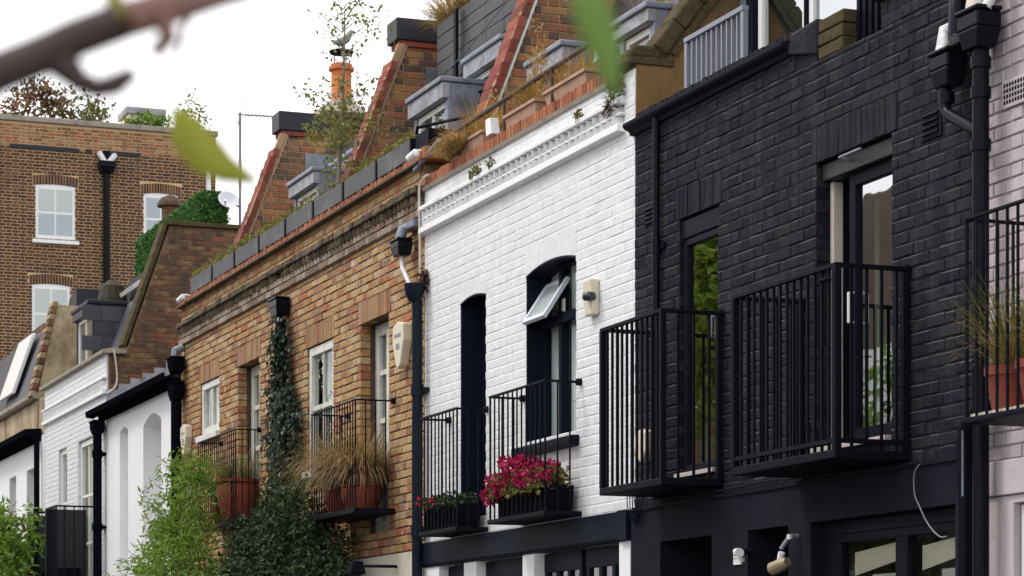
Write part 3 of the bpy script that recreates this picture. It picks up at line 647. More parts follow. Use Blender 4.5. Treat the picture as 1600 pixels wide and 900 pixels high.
part(MB().tube([(-13.80,-.03,2.46),(-13.80,-.09,2.46),(-13.82,-.11,2.42),(-13.84,-.13,2.38)], .014, 8), 'bracket', M['iron_grey'], t, smooth=2)
part(MB().tube([(-13.80,-.09,2.44),(-13.80,-.09,2.47)], .018, 10), 'joint', M['white_plastic'], t, smooth=2)
part(MB().tube([(-13.85,-.13,2.31),(-13.83,-.13,2.36)], .022, 10), 'socket', M['white_plastic'], t, smooth=2)
part(MB().tube([(-13.91,-.155,2.26),(-13.82,-.13,2.285),(-13.77,-.12,2.30)], [.042,.041,.028], 16), 'head', M['brass'], t, smooth=2)

# ================================================================ mauve house
H = thing('terraced_house', 'mauve painted brick house with a planted balcony at the picture edge', 'house', (-9.6, 0, 0))
w = wall_sheet('wall', H, -11.655, -7.5, 2.74, 7.0, [], M['pink_joint'], y=.009)
lay(w, courses(-11.655, -7.5, 2.74, 7.0, .0745, [op(-11.50,-11.22,4.60,4.76)]), 'pink_brick', .005, .002)
part(MB().box(-11.655,-7.5,-.03,.2,2.55,2.735), 'fascia', M['pink_smooth'], H, bevel=.006)
wall_sheet('ground_floor_wall', H, -11.655, -7.5, 0, 2.545, [op(-11.38,-10.3,.8,2.50,depth=.15)], M['pink_smooth'], y=-.01)
room(H, -11.38, -10.3, .8, 2.5, y=.17)
grid_window(H, -11.375, -10.305, .81, 2.495, .03, 'frame', 2, 1, .07)
v = part(MB().box(-11.495,-11.225,-.014,.05,4.605,4.755), 'air_vent', M['pink_smooth'], H, bevel=.003)
for i in range(9):
    for k in range(4): MB().box(-11.475+i*.027,-11.459+i*.027,-.0165,-.0145,4.625+k*.03,4.645+k*.03).build('slot', M['iron'], v)
railing_balcony('black balcony holding terracotta pots on the mauve house', -11.13, -9.4, -.45, 2.88, 3.93, 17, 4, bar=.0085, rail=.012, plate=.03, group='mauve house balcony', left_return=True)
part(MB().box(-11.13,-9.4,-.43,-.02,2.915,2.93), 'timber_board', M['bare_wood'], H)
for i, (x, r_, lab) in enumerate(((-11.05, .13, 'terracotta pot nearest the drainpipe on the mauve balcony'), (-10.72, .15, 'larger terracotta pot at the picture edge on the mauve balcony'))):
    t = thing('flower_pot', lab, 'flower pot', (x, -.24, 2.93))
    part(MB().lathe([(r_*.68,0),(r_*.72,.02),(r_*.95,.19),(r_*1.05,.195),(r_*1.05,.24),(r_*.93,.24),(r_*.9,.21)], (x,-.24,2.93), 20), 'pot', M['terracotta'], t, smooth=2)
    mb = MB(); blades(mb, (x,-.24,3.14), 260, .55, .6, .005, .8, base=.1)
    mb2 = MB(); blades(mb2, (x,-.24,3.14), 120, .48, 1.4, .004, 1.6, base=.1)
    plant('grass_plant', ('feathery olive grass in the pot beside the drainpipe', 'dense olive grass in the larger pot at the picture edge')[i], 'grass plant', (x,-.24,3.14), [('blades', mb, 'olive_grass'), ('dry_blades', mb2, 'sedge_brown')])

# ================================================================ white house
H = thing('terraced_house', 'white painted brick house with dark arched openings and red brick coping', 'house', (-18.7, 0, 0))
D1, W1 = op(-20.08,-19.46,2.93,4.79,.035,depth=.25), op(-18.53,-17.49,3.44,4.79,.055,depth=.25)
w = wall_sheet('wall', H, -21.02, -16.385, 2.80, 5.54, [D1, W1], M['white_joint'], y=.0028)
lint = [op(-20.08,-19.46,4.79,4.89), op(-18.53,-17.49,4.79,4.96)]
lay(w, courses(-21.02, -16.385, 2.80, 5.54, .0745, [D1, W1]+lint, joint=.006, jx=.0006), 'white_brick', (.0012,.006,.0042), .0014, limit=290)
w2 = wall_sheet('parapet', H, -21.02, -16.385, 5.54, 5.955, [op(-21.0,-16.58,5.60,5.742,depth=.03)], M['white_joint'], y=.0028)
lay(w2, courses(-21.02, -16.385, 5.80, 5.955, .0745, [], joint=.006, jx=.0006) + courses(-16.555, -16.385, 5.54, 5.955, .0745, []), 'white_brick', (.0012,.006,.0042), .0014)
arch_panel(H, -20.085, -19.455, 4.79, .035, 4.93, 'white_brick', -.0015, .22, over=.03)
arch_panel(H, -18.535, -17.485, 4.79, .055, 4.97, 'white_brick', -.0015, .22, over=.04)
# cornice: string course, two rows of dog-tooth, capping course
c = part(MB().prism_x([(.01,5.53),(-.062,5.54),(-.062,5.592),(.01,5.602)], -21.03, -16.56), 'string_course', M['white_smooth'], H, bevel=.006)
part(MB().prism_x([(.03,5.664),(-.04,5.664),(-.04,5.677),(.03,5.677)], -21.03, -16.56), 'fillet_course', M['white_smooth'], H)
part(MB().prism_x([(.03,5.74),(-.066,5.74),(-.066,5.775),(-.02,5.80),(.03,5.80)], -21.03, -16.56), 'capping_course', M['white_grimy'], H, bevel=.006)
me = MB().prism_z([(-.044,.03),(0,-.062),(.044,.03)], 0, .058).mesh('dentil', M['white_brick'])
k = part(MB().box(-21.02,-16.57,.024,.034,5.60,5.74), 'cornice', M['dentil_shade'], H)
for i in range(36):
    inst(me, 'dentil', k, (-20.95+i*.1225, .0, 5.602), scale=(1,R.uniform(.85,1.05),1))
    inst(me, 'dentil', k, (-20.95+i*.1225, .0, 5.678), scale=(1,R.uniform(.85,1.05),.96))
part(MB().prism_x([(.01,5.915),(-.02,5.925),(-.03,5.955),(.01,5.958)], -21.03, -16.57), 'cement_edge', M['stone'], H)
ct = part(MB().box(-21.0,-16.57,.02,.22,5.958,6.035), 'coping', M['gable_mortar'], H)
lay(ct, [(x+R.uniform(-.002,.002), x+.060, 5.960, 6.055+R.uniform(-.006,.008), 'soldier') for x in [-20.98+.0685*i for i in range(64)]], 'red_edge', .006, .003, depth=.2)
# pier cap and mossy sloping coping above the ochre party wall
part(MB().prism_x([(-.05,5.985),(-.065,6.005),(-.065,6.035),(.30,6.045),(.30,5.985)], -16.62, -16.36), 'pier_cap', M['moss'], H, bevel=.006)
part(MB().prism_x([(-.03,6.035),(-.04,6.075),(.0,6.125),(.28,6.13),(.28,6.04)], -16.60, -16.37), 'mossy_block', M['moss'], H, bevel=.02)
pw = poly_wall('party_wall', H, [(.004,5.2),(2.6,5.2),(2.6,8.4),(1.7,7.98),(.27,6.10),(.20,6.03),(.012,5.99)], M['ochre'], (-16.366,0,0), .2)
for i in range(9):
    y, z = .24+i*.15, 6.06+i*.197
    MB().hexa([(y,-.02,z),(y+.15,-.02,z+.197),(y+.15,.26,z+.197),(y,.26,z),(y-.10,-.02,z+.075),(y+.05,-.02,z+.272),(y+.05,.26,z+.272),(y-.10,.26,z+.075)]).build('coping_stone', M['moss'], pw, bevel=.02)
MB().hexa([(.30,-.03,6.06),(1.6,-.03,7.77),(1.6,.0,7.77),(.30,.0,6.06),(.27,-.03,6.085),(1.57,-.03,7.795),(1.57,.0,7.795),(.27,.0,6.085)]).build('drip_edge', M['moss'], pw)
# openings
room(H, -20.08, -19.46, 2.93, 4.79, y=.27)
d = grid_window(H, -20.07, -19.47, 2.94, 4.85, .19, 'navy', 1, 1, .09, name='glazed_door', glass='glass_dark', rowz=[3.7])
part(MB().prism_x([(-.006,.0),(.2,.0),(.2,.01),(-.006,.01)], -20.08, -20.079), 'jamb_edge', M['navy'], H)
for a, b, z0, z1 in ((-20.078,-20.07,2.93,4.79),(-18.528,-18.518,3.44,4.79)):
    part(MB().box(a, b, .003, .24, z0, z1), 'painted_reveal', M['navy'], H)
for x0, x1, rise in ((-20.08,-19.46,.035),(-18.53,-17.49,.055)):
    cx, hw = (x0+x1)/2, (x1-x0)/2-.001
    lo = [(cx-hw+2*hw*i/12, 4.787+rise*(1-(i/6-1)**2)) for i in range(13)]
    part(MB().prism_y(lo + [(p, q-.012) for p, q in reversed(lo)], -.002, .22), 'painted_soffit', M['navy'], H)
room(H, -18.53, -17.49, 3.44, 4.79, y=.27)
wd_ = grid_window(H, -18.52, -17.50, 3.45, 4.84, .14, 'navy', 1, 1, .03, name='window', glass='glass_far', rowz=[4.40])
MB().box(-18.14,-18.085,.12,.19,3.50,4.80).build('mullion', M['navy'], wd_, bevel=.004)
MB().box(-18.49,-17.53,.11,.138,4.36,4.44).build('transom', M['navy'], wd_, bevel=.004)
for a, b in ((-18.50,-18.12),(-18.08,-17.5)): MB().box(a, b, .205, .21, 3.45, 4.85).build('curtain', M['net'], wd_)
# top-hung light pushed open
Mx = Matrix.Translation((0,.155,4.73)) @ Matrix.Rotation(rad(-33), 4, 'X')
def tilt(mb): mb.v = [tuple(Mx @ Vector(v)) for v in mb.v]; return mb
s_ = part(tilt(MB().box(-18.50,-18.46,0,.035,-.38,0).box(-18.08,-18.04,0,.035,-.38,0).box(-18.46,-18.08,0,.035,-.04,0).box(-18.46,-18.08,0,.035,-.38,-.34)), 'open_light', M['zinc'], H, bevel=.004)
tilt(MB().box(-18.46,-18.08,.012,.017,-.34,-.04)).build('pane', M['glass_far'], s_)
tilt(MB().box(-18.46,-18.08,.022,.026,-.34,-.04)).build('frosted_backing', M['net'], s_)
MB().box(-18.12,-18.02,.125,.13,4.45,4.55).build('label_sticker', M['bare_wood'], s_)
MB().tube([(-18.06,.14,4.45),(-18.06,.0,4.46)], .006, 6).build('stay', M['iron'], s_)
part(MB().prism_x([(.2,3.44),(-.075,3.425),(-.075,3.36),(.0,3.345),(.2,3.345)], -18.68, -17.42), 'window_sill', M['navy'], H, bevel=.008)
# ground floor
part(MB().prism_x([(.02,2.797),(-.05,2.79),(-.05,2.60),(-.035,2.575),(.02,2.575)], -20.99, -16.40), 'fascia_board', M['navy'], H, bevel=.006)
part(MB().box(-16.57,-16.40,-.062,-.05,2.58,2.795), 'fascia_end', M['navy'], H, bevel=.004)
gd = part(MB().box(-20.99,-16.40,.10,.2,0,2.57), 'garage_front', M['navy'], H)
for x0, x1 in ((-20.98,-20.58),(-19.94,-19.64),(-18.56,-18.31),(-16.62,-16.42)):
    part(MB().box(x0, x1, -.02, .10, 0, 2.573), 'pier', M['white_smooth'], H, bevel=.004)
for x0, x1, n in ((-20.58,-19.94,3),(-19.64,-18.56,4),(-18.31,-17.5,3),(-17.46,-16.62,3)):
    for z_ in ((2.42,2.565),(.1,1.4)): MB().box(x0+.02, x1-.02, .06, .098, *z_).build("door_rail", M["navy"], gd, bevel=.004)
    for i in range(n+1):
        xx = x0+.05+(x1-x0-.1)*i/n; MB().box(xx-.03, xx+.03, .065, .098, 1.4, 2.42).build('stile', M['navy'], gd)
    for i in range(n):
        a = x0+.05+(x1-x0-.1)*i/n; b = a+(x1-x0-.1)/n
        MB().box(a+.03, b-.03, .085, .092, 1.4, 2.42).build('pane', M['glass_clear'], gd)
# mansard roof behind the parapet
def msl(z): return .40 + (z-6.2)*.385
def mansard(H, x0, x1, z0=5.9, z1=8.3, mat='slate', set_back=.9):
    return part(MB().prism_x([(msl(z0)+set_back,z0),(msl(z1)*.5+set_back+.5,z1),(6.0,z1+.1),(6.0,z0)], x0, x1), 'roof', M[mat], H)
mansard(H, -21.0, -16.62)
part(MB().box(-21.0,-16.62,.23,1.6,5.7,5.93), 'gutter_floor', M['lead_dark'], H)
def dormer(H, x0, x1, z0, z1, yf, mat='lead', fr='frame', fascia='lead_pale', cols=2, back=1.3, over=.05, fh=.16, glass='glass', slab=.05, wx=None, cheek='lead'):
    d = part(MB().box(x0+.08, x1-.08, yf+.4, yf+.42, z0, z1), 'dormer', M['room'], H)
    for a, b in ((x0, x0+.08), (x1-.08, x1)): MB().box(a, b, yf, back, z0, z1).build('cheek', M[cheek], d, bevel=.008)
    MB().box(x0-over, x1+over*.4, yf-over*1.6, back, z1, z1+slab).build('lead_roof', M[mat], d, bevel=.012)
    MB().box(x0-over*.6, x1+.004, yf-over*1.1, yf+.02, z1-fh, z1-.003).build('fascia', M[fascia], d, bevel=.006)
    a, b = (wx or (x0+.08, x1-.08)); zt = z1-fh-.005; fw = .055
    mb = MB().box(a, a+fw, yf+.02, yf+.08, z0, zt).box(b-fw, b, yf+.02, yf+.08, z0, zt).box(a+fw, b-fw, yf+.02, yf+.08, zt-fw, zt).box(a+fw, b-fw, yf+.02, yf+.08, z0, z0+fw)
    xs = [a+fw+(b-a-2*fw)*i/cols for i in range(cols+1)]
    for q in xs[1:-1]: mb.box(q-.022, q+.022, yf+.025, yf+.075, z0+fw, zt-fw)
    mb.build('window_frame', M[fr], d, bevel=.004)
    for i in range(cols): MB().box(xs[i], xs[i+1], yf+.045, yf+.05, z0+fw, zt-fw).build('pane', M[glass], d)
    return d
dormer(H, -19.64, -18.87, 6.0, 6.75, .50, cheek='lead', fr='lead_pale', glass='glass', cols=2)
dormer(H, -17.82, -17.16, 6.0, 6.63, .50, fr='frame', cols=1, fh=.10)
part(MB().hexa([(-17.14,.50,6.0),(-16.64,.50,6.0),(-16.64,1.2,6.0),(-17.14,1.2,6.0),(-17.14,.8,7.4),(-16.64,.8,7.4),(-16.64,1.2,7.4),(-17.14,1.2,7.4)]), 'slate_slope', M['slate'], H)
mb = MB(); blades(mb, (-17.6,.75,6.8), 120, .22, 1.5, .006, 1.2, base=.3)
plant('roof_weeds', 'dry weeds sprouting on the lead roof of the dormer by the ochre wall', 'weeds', (-17.6,.75,6.78), [('blades', mb, 'straw')])
# parapet handrail and troughs
t = thing('handrail', 'rusty metal handrail running along the red brick coping of the white house', 'railing', (-18.7,.02,6.05))
part(MB().tube([(-20.95,.05,6.28),(-20.5,.04,6.31),(-18.4,.03,6.335),(-16.75,.02,6.345)], .02, 8), 'rail', M['bark'], t, smooth=2)
for x in (-20.2,-19.1,-18.05,-17.0): part(MB().tube([(x,.03,6.05),(x,.03,6.33)], .012, 6), 'stay', M['bark'], t)
for i, (x0, x1) in enumerate(((-20.45,-19.62),(-19.10,-18.42),(-18.22,-17.38))):
    t = thing('trough', ('terracotta trough of straw on the white parapet next to the red tiled gable','terracotta trough of dry stalks before the middle dormer of the white house','terracotta trough with trailing straw nearest the ochre wall')[i], 'planter', ((x0+x1)/2,.14,6.05))
    part(MB().hexa([(x0+.02,.05,6.06),(x1-.02,.05,6.06),(x1-.02,.22,6.06),(x0+.02,.22,6.06),(x0,.03,6.16),(x1,.03,6.16),(x1,.24,6.16),(x0,.24,6.16)]), 'trough', M['terracotta_pale'], t, bevel=.008)
    part(MB().box(x0-.015,x1+.015,.015,.255,6.16,6.19), 'rim', M['terracotta_pale'], t, bevel=.006)
    mb = MB()
    for _ in range(7): blades(mb, (R.uniform(x0+.05,x1-.05),.13,6.18), 45, .30, .9, .006, .9, base=.06)
    plant('dry_plant', ('bleached dry grass spilling from the trough by the red tiled gable','orange dead stalks in the trough before the middle dormer','dry straw in the trough nearest the ochre wall')[i], 'dead plant', ((x0+x1)/2,.13,6.23), [('stalks', mb, 'dry')])
mb = MB()
for i in range(9): blades(mb, (-20.32+i*.04,-.01,6.06+.01*i), 45, .27, .9, .007, 3.0, lean=(0,-.8), base=.05)
plant('dry_plant', 'straw coloured grass tumbling over the coping at the foot of the red tiles', 'dead plant', (-20.6,.05,6.05), [('stalks', mb, 'straw')])
mb = MB(); blades(mb, (-19.98,.25,6.1), 90, .5, .45, .007, .5, base=.15); blades(mb, (-20.2,.3,6.1), 120, .55, .5, .007, .6, base=.2); cloud_leaves(mb, (-20.05,.3,6.4), (.25,.1,.22), 220, .05, .02)
plant('dry_plant', 'bushy dry orange weeds growing at the foot of the brick gable', 'dead plant', (-20.05,.3,6.05), [('stalks', mb, 'dry')])
mb = MB()
for x, h in ((-18.60,.62),(-18.52,.4),(-18.7,.35)):
    mb.tube([(x,.13,6.2),(x-.02,.13,6.2+h*.5),(x+.02,.12,6.2+h)], [.008,.006,.003], 5)
    for _ in range(60): leaf(mb, Vector((x+R.uniform(-.05,.05),.13+R.uniform(-.04,.04),6.25+h*R.random())), unit(R)+Vector((0,0,.5)), unit(R), .05, .018)
plant('dry_plant', 'tall dead orange stem rising before the brick gable', 'dead plant', (-18.6,.13,6.2), [('stem', mb, 'dry')])
mb = MB(); cloud_leaves(mb, (-16.62,-.05,5.92), (.09,.07,.20), 420, .05, .014, shell=.1); cloud_leaves(mb, (-16.70,-.05,5.76), (.10,.06,.07), 160, .05, .014, shell=.1)
plant('wall_weed', 'purple brown tuft hanging from the white parapet beside the end pier', 'weed', (-16.62,.0,5.98), [('sprigs', mb, 'heather')])
for i, x in enumerate((-19.62,-19.48,-19.2,-17.3)):
    mb = MB(); cloud_leaves(mb, (x,-.06,5.82), (.05,.03,.045), 45, .04, .02, shell=.1)
    plant('wall_weed', ('small green weed on the white cornice, farthest from the black house','small weed on the white cornice, second from the brick house','lone weed on the white cornice left of its middle','tiny weed on the white cornice nearest the black house')[i], 'weed', (x,-.04,5.80), [('leaves', mb, 'yg_leaf')])
t = thing('roof_lamp', 'white box lamp clipped to the handrail before the middle dormer', 'lamp', (-19.33,.0,6.1))
part(MB().hexa([(-19.40,-.02,6.08),(-19.27,-.02,6.08),(-19.27,.06,6.08),(-19.40,.06,6.08),(-19.42,-.02,6.22),(-19.31,-.02,6.22),(-19.31,.06,6.22),(-19.42,.06,6.22)]), 'lamp_box', M['white_plastic'], t, bevel=.006)
t = thing('roof_lamp', 'white box lamp on the handrail beside the end pier', 'lamp', (-17.0,.0,6.2))
part(MB().hexa([(-17.12,-.01,6.16),(-16.92,-.01,6.18),(-16.92,.05,6.18),(-17.12,.05,6.16),(-17.10,-.01,6.28),(-16.92,-.01,6.30),(-16.92,.05,6.30),(-17.10,.05,6.28)]), 'lamp_box', M['white_plastic'], t, bevel=.006)
# balconies, flower boxes
railing_balcony('slim black balcony before the narrow dark door of the white house', -20.33, -19.41, -.27, 2.81, 3.82, 9, 2, group='white house balconies', plate=.035)
railing_balcony('slim black balcony full of magenta flowers below the open white house window', -18.57, -17.39, -.29, 2.81, 3.82, 11, 2, group='white house balconies', plate=.035)
def flower_box(x0, x1, z0, z1, lab):
    t = thing('window_box', lab, 'planter', ((x0+x1)/2, -.15, z0))
    part(MB().hexa([(x0+.02,-.245,z0),(x1-.02,-.245,z0),(x1-.02,-.05,z0),(x0+.02,-.05,z0),(x0,-.26,z1),(x1,-.26,z1),(x1,-.04,z1),(x0,-.04,z1)]), 'trough', M['planter_black'], t, bevel=.008)
    me = MB().box(-.006,.006,-.008,.0,0,z1-z0-.04).mesh('rib', M['planter_black'])
    n = int((x1-x0)/.055)
    for i in range(n): inst(me, 'rib', t, (x0+.04+(x1-x0-.08)*i/(n-1), -.255, z0+.02))
    return t
flower_box(-18.50,-17.42, 2.85, 3.045, 'black ribbed flower box of magenta blooms on the white house balcony')
flower_box(-20.28,-19.45, 2.85, 3.045, 'black ribbed flower box with few red blooms on the narrow door balcony')
def petals(mb, c, r, n):
    for _ in range(n):
        q = unit(R); leaf(mb, Vector(c)+q*r*R.uniform(.2,.9), q+unit(R)*.6, unit(R), r*.7, r*.65)
fl, gr = MB(), MB()
for _ in range(62):
    x = R.uniform(-18.62,-17.36); u = 1-abs((x+17.98)/.68)**2
    c = (x, R.uniform(-.36,-.12), 3.03+R.uniform(.0,.08)+max(0,u)*R.uniform(0,.20)); petals(fl, c, R.uniform(.035,.062), 34)
for _ in range(12): petals(fl, (R.uniform(-18.68,-18.5), R.uniform(-.34,-.2), R.uniform(2.98,3.08)), .04, 22)
for _ in range(950):
    x = R.uniform(-18.55,-17.4); leaf(gr, Vector((x, R.uniform(-.34,-.06), R.uniform(3.0,3.17))), unit(R)+Vector((0,-.4,.2)), unit(R)+Vector((0,0,1)), .05, .045)
plant('geranium', 'mass of magenta flowers overflowing the white house flower box', 'flowers', (-17.96,-.15,3.04), [('leaves', gr, 'yg_leaf'), ('blooms', fl, 'magenta')])
fl, gr = MB(), MB()
for c in ((-20.43,-.25,3.12),(-20.36,-.22,3.09),(-20.0,-.26,3.1)): petals(fl, c, .042, 30)
for _ in range(420): leaf(gr, Vector((R.uniform(-20.3,-19.45), R.uniform(-.30,-.06), R.uniform(3.03,3.13))), unit(R)+Vector((0,0,.4)), unit(R)+Vector((0,0,1)), .045, .035)
plant('geranium', 'small green plants with one red bloom in the narrow door balcony box', 'flowers', (-19.9,-.15,3.04), [('leaves', gr, 'bush'), ('blooms', fl, 'redpetal')])
t = thing('alarm_box', 'tall cream alarm box with a dark lens on the white wall', 'alarm box', (-17.1,-.05,4.28))
part(MB().hexa([(-17.19,-.055,4.28),(-17.03,-.055,4.28),(-17.03,0,4.28),(-17.19,0,4.28),(-17.19,-.075,4.545),(-17.03,-.075,4.545),(-17.03,0,4.545),(-17.19,0,4.545)]), 'case', M['cream'], t, bevel=.012)
part(MB().lathe([(.0,-.03),(.045,-.025),(.055,0),(.045,.03),(.0,.04)], (-17.05,-.075,4.41), 14), 'lens', M['dark_plastic'], t, smooth=True)
t = downpipe('navy drainpipe with curved hopper between the brick house and the white house', -20.98, -.085, 4.95, 0, .048, 'pipe_blue', hop=False, collars=(4.15, 2.9))
part(MB().lathe([(.05,0),(.062,.03),(.085,.07),(.095,.14),(.095,.16),(.08,.16)], (-20.98,-.11,4.93), 16), 'hopper', M['pipe_blue'], t, smooth=2)
part(MB().tube([(-21.04,-.12,5.06),(-21.26,-.13,5.28),(-21.28,-.13,5.38)], .022, 10), 'feed_pipe', M['pipe_white'], t, smooth=2)
part(hopper(MB(), -21.28, -.13, 5.38, .22, .14, .13), 'upper_hopper', M['pipe'], t, bevel=.008)
part(MB().tube([(-21.28,-.02,5.66),(-21.28,-.12,5.62),(-21.29,-.15,5.50)], .05, 10), 'swan_neck', M['lead'], t, smooth=2)
part(MB().box(-21.36,-21.04,-.10,0,5.62,5.68), 'lead_apron', M['lead'], t)
t = thing('wall_cable', 'pale cable looping up to the coping at the corner of the white house', 'cable', (-21.0,-.06,5.1))
part(MB().tube(curve([(-20.99,-.055,5.14),(-20.995,-.055,5.5),(-21.0,-.06,5.85),(-20.98,-.06,5.97),(-20.9,-.05,6.02),(-20.8,-.04,6.03)]), .011, 8), 'cable', M['bare_wood'], t, smooth=2)
mb = MB(); cloud_leaves(mb, (-20.93,-.03,5.13), (.05,.03,.12), 120, .05, .03, shell=.1)
plant('wall_weed', 'dark dead ivy scrap on the white wall above the navy hopper', 'weed', (-20.93,0,5.02), [('leaves', mb, 'heather')])

# ================================================================ the pair of brown brick houses
SL = math.atan(.385)
_tile = {}
def gable(H, xf, ztop, fillet='fillet', zlow=5.9, white=False, thick=.25, depth_y=3.2):
    """mansard party wall seen from +x: brick face, clay tiles up its sloping front, cement fillet."""
    prof = [(msl(zlow)+.03,zlow),(depth_y,zlow),(depth_y,ztop),(msl(ztop)+.03,ztop)]
    g_ = poly_wall('party_wall', H, prof, M['gable_mortar'], (xf,0,0), thick)
    lay(g_, courses(msl(zlow), depth_y, zlow, ztop, .0745, [], rng=lambda z: (msl(z)+.10, depth_y), bond='flemish'), 'gable', .004, .0022, world=lambda s, z: (xf, s, z), limit=120)
    k = 'tile'
    if k not in _tile: _tile[k] = [MB().add(brick_verts(-.15,.16,-.056,.056,.07,.010,.006,random.Random(i)), BF).mesh('coping_tile', M['red_tile']) for i in range(6)]
    n = int((ztop-zlow-.25)/.118)
    for i in range(n):
        z = zlow+.3+i*.118*math.cos(SL)
        if z > ztop: break
        o = bpy.data.objects.new('coping_tile', R.choice(_tile[k])); COL.objects.link(o); o.parent = H
        o.location = Vector((xf-.11, msl(z)-.035, z)) - Vector(H.location); o.rotation_euler = (-SL+R.uniform(.04,.14), R.uniform(-.03,.03), R.uniform(-.04,.04))
    c = 1/math.cos(SL)
    # fillet down the side of the tiles: proud band in the local (y,z) plane of the wall
    def band(a, b, pr, name, mat):
        MB().hexa([(msl(zlow+.2)+a*c,-pr,zlow+.2),(msl(zlow+.2)+b*c,-pr,zlow+.2),(msl(zlow+.2)+b*c,.02,zlow+.2),(msl(zlow+.2)+a*c,.02,zlow+.2),
                   (msl(ztop)+a*c,-pr,ztop),(msl(ztop)+b*c,-pr,ztop),(msl(ztop)+b*c,.02,ztop),(msl(ztop)+a*c,.02,ztop)]).build(name, M[mat], g_, bevel=.006)
    band(-.03, .05, .04, 'cement_fillet', fillet)
    band(.053, .078, .03, 'edge_board', 'frame' if white else 'terracotta_pale')
    return g_
def brick_house(label, x0, x1, z0, ch, ops, lint, base):
    H = thing('terraced_house', label, 'house', ((x0+x1)/2, 0, 0))
    w = wall_sheet('wall', H, x0, x1, z0, 5.71, ops, M['stock_mortar_shaded'], y=.013)
    lay(w, courses(x0, x1, z0, 5.71, ch, ops+[op(a,b,c,d) for a,b,c,d,n in lint], joint=.0105, jx=.007), 'stock', (.006,.007), .0042, limit=270)
    pm = MB()                             # pale mortar in the upright joints; the raked bed joints show the backing's painted shade
    seg_ = {}
    for p in courses(x0, x1, z0, 5.71, ch, ops+[op(a,b,c,d) for a,b,c,d,n in lint], joint=.0105, jx=0, rr=random.Random(1)):
        seg_.setdefault((p[2],p[3]), []).append(p)
    for (za, zb), ps in seg_.items():
        for p in ps: pm.add([(p[0],.005,za),(p[1],.005,za),(p[1],.005,zb),(p[0],.005,zb)], [(0,1,2,3)])
    pm.build('mortar_joints', M['cream_mortar'], w, kind='stuff')
    lw = MB().box(x0+.3,x0+.31,.03,.04,5.0,5.01).build('flat_arch', M['stock_mortar_shaded'], w)
    pcs = []
    for a, b, c, d, n in lint: pcs += soldiers(a, b, c+.004, d-.002, n)
    lay(lw, pcs, 'gauged', .003, .002)
    # cornice: pale fillet, dog-tooth, sooty capping, parapet, tile shelf, brick-on-edge
    cn = part(MB().box(x0,x1,-.015,.1,5.712,5.80), 'cornice', M['pale_fillet'], H)
    lay(cn, [(p[0],p[1],p[2],p[3],'s') for p in courses(x0,x1,5.712,5.862,.0745,[])], 'pale_fillet', .005, .003, depth=.06)
    for o in list(cn.children): o.location.y -= .035
    me = MB().prism_z([(-.056,.0),(0,-.06),(.056,.0)], 0, .062).mesh('dentil', M['stock_dirty'])
    n = int((x1-x0-.08)/.1225)
    for i in range(n): inst(me, 'dentil', cn, (x0+.08+i*.1225, -.015, 5.848), scale=(1,R.uniform(.8,1.1),1))
    sc = part(MB().box(x0,x1,-.02,.2,5.85,5.97), 'capping', M['stock_dirty'], H)
    lay(sc, [(p[0],p[1],p[2],p[3]+R.uniform(-.01,.006),'s') for p in courses(x0,x1,5.912,5.985,.0745,[])], 'stock_dirty', .008, .006, depth=.1)
    for o in list(sc.children): o.location.y -= .085
    pw = wall_sheet('parapet', H, x0, x1, 5.97, 6.175, [], M['brown_mortar'], y=.006)
    lay(pw, courses(x0, x1, 5.985, 6.175, .0725, []), 'stock', .005, .003)
    part(MB().box(x0,x1,-.075,.22,6.172,6.196), 'tile_shelf', M['stock_dirty'], H, bevel=.006)
    cp = part(MB().box(x0,x1,.0,.2,6.198,6.255), 'coping', M['gable_mortar'], H)
    lay(cp, [(x, x+.060+R.uniform(-.004,.003), 6.199, 6.272+R.uniform(-.014,.010), 'soldier') for x in [x0+.0685*i for i in range(int((x1-x0)/.0685))]], 'red_edge', .007, .004, depth=.18)
    for o in list(cp.children): o.location.y -= .03
    wall_sheet('ground_floor_wall', H, x0, x1, 0, z0-.01, [], M['white_grimy' if False else 'stone'] if base is None else M[base], y=-.015)
    mansard(H, x0, x1)
    part(MB().box(x0,x1,.23,1.6,5.9,6.12), 'gutter_floor', M['lead_dark'], H)
    return H
B3, B4 = op(-24.75,-23.84,3.72,4.99,depth=.12), op(-22.93,-22.06,2.95,4.99,depth=.3)
HR = brick_house('brown brick house beside the white house with straw topped roof and red tiled gable', -25.6, -21.03, 2.75, .07467, [B3,B4], [(-24.80,-23.79,4.99,5.214,14),(-22.98,-22.01,4.99,5.214,14)], 'base_render')
B1, B2 = op(-29.33,-28.43,4.50,5.135,depth=.12), op(-27.55,-26.64,3.1,5.135,depth=.3)
HL = brick_house('brown brick house beside the low white house with a clay chimney pot and black hopper', -30.3, -25.6, 2.90, .0745, [B1,B2], [(-29.38,-28.38,5.135,5.358,14),(-27.60,-26.59,5.135,5.358,14)], 'base_render')
gable(HR, -21.02, 8.5, white=True); gable(HR, -25.50, 8.42); gable(HL, -30.18, 8.42)
for H, xf in ((HR,-25.5),(HL,-30.18)):
    part(MB().box(xf-.30,xf+.05,1.20,1.84,8.46,8.70), 'lead_cap', M['lead_dark'], H, bevel=.012)
    part(MB().box(xf-.27,xf+.03,1.24,1.8,8.40,8.46), 'red_course', M['red_tile'], H, bevel=.006)
    part(MB().prism_y([(xf+.001,7.9),(xf+.012,7.9),(xf+.012,8.2),(xf+.001,8.2)], 1.55, 2.2), 'lead_flashing', M['lead'], H)
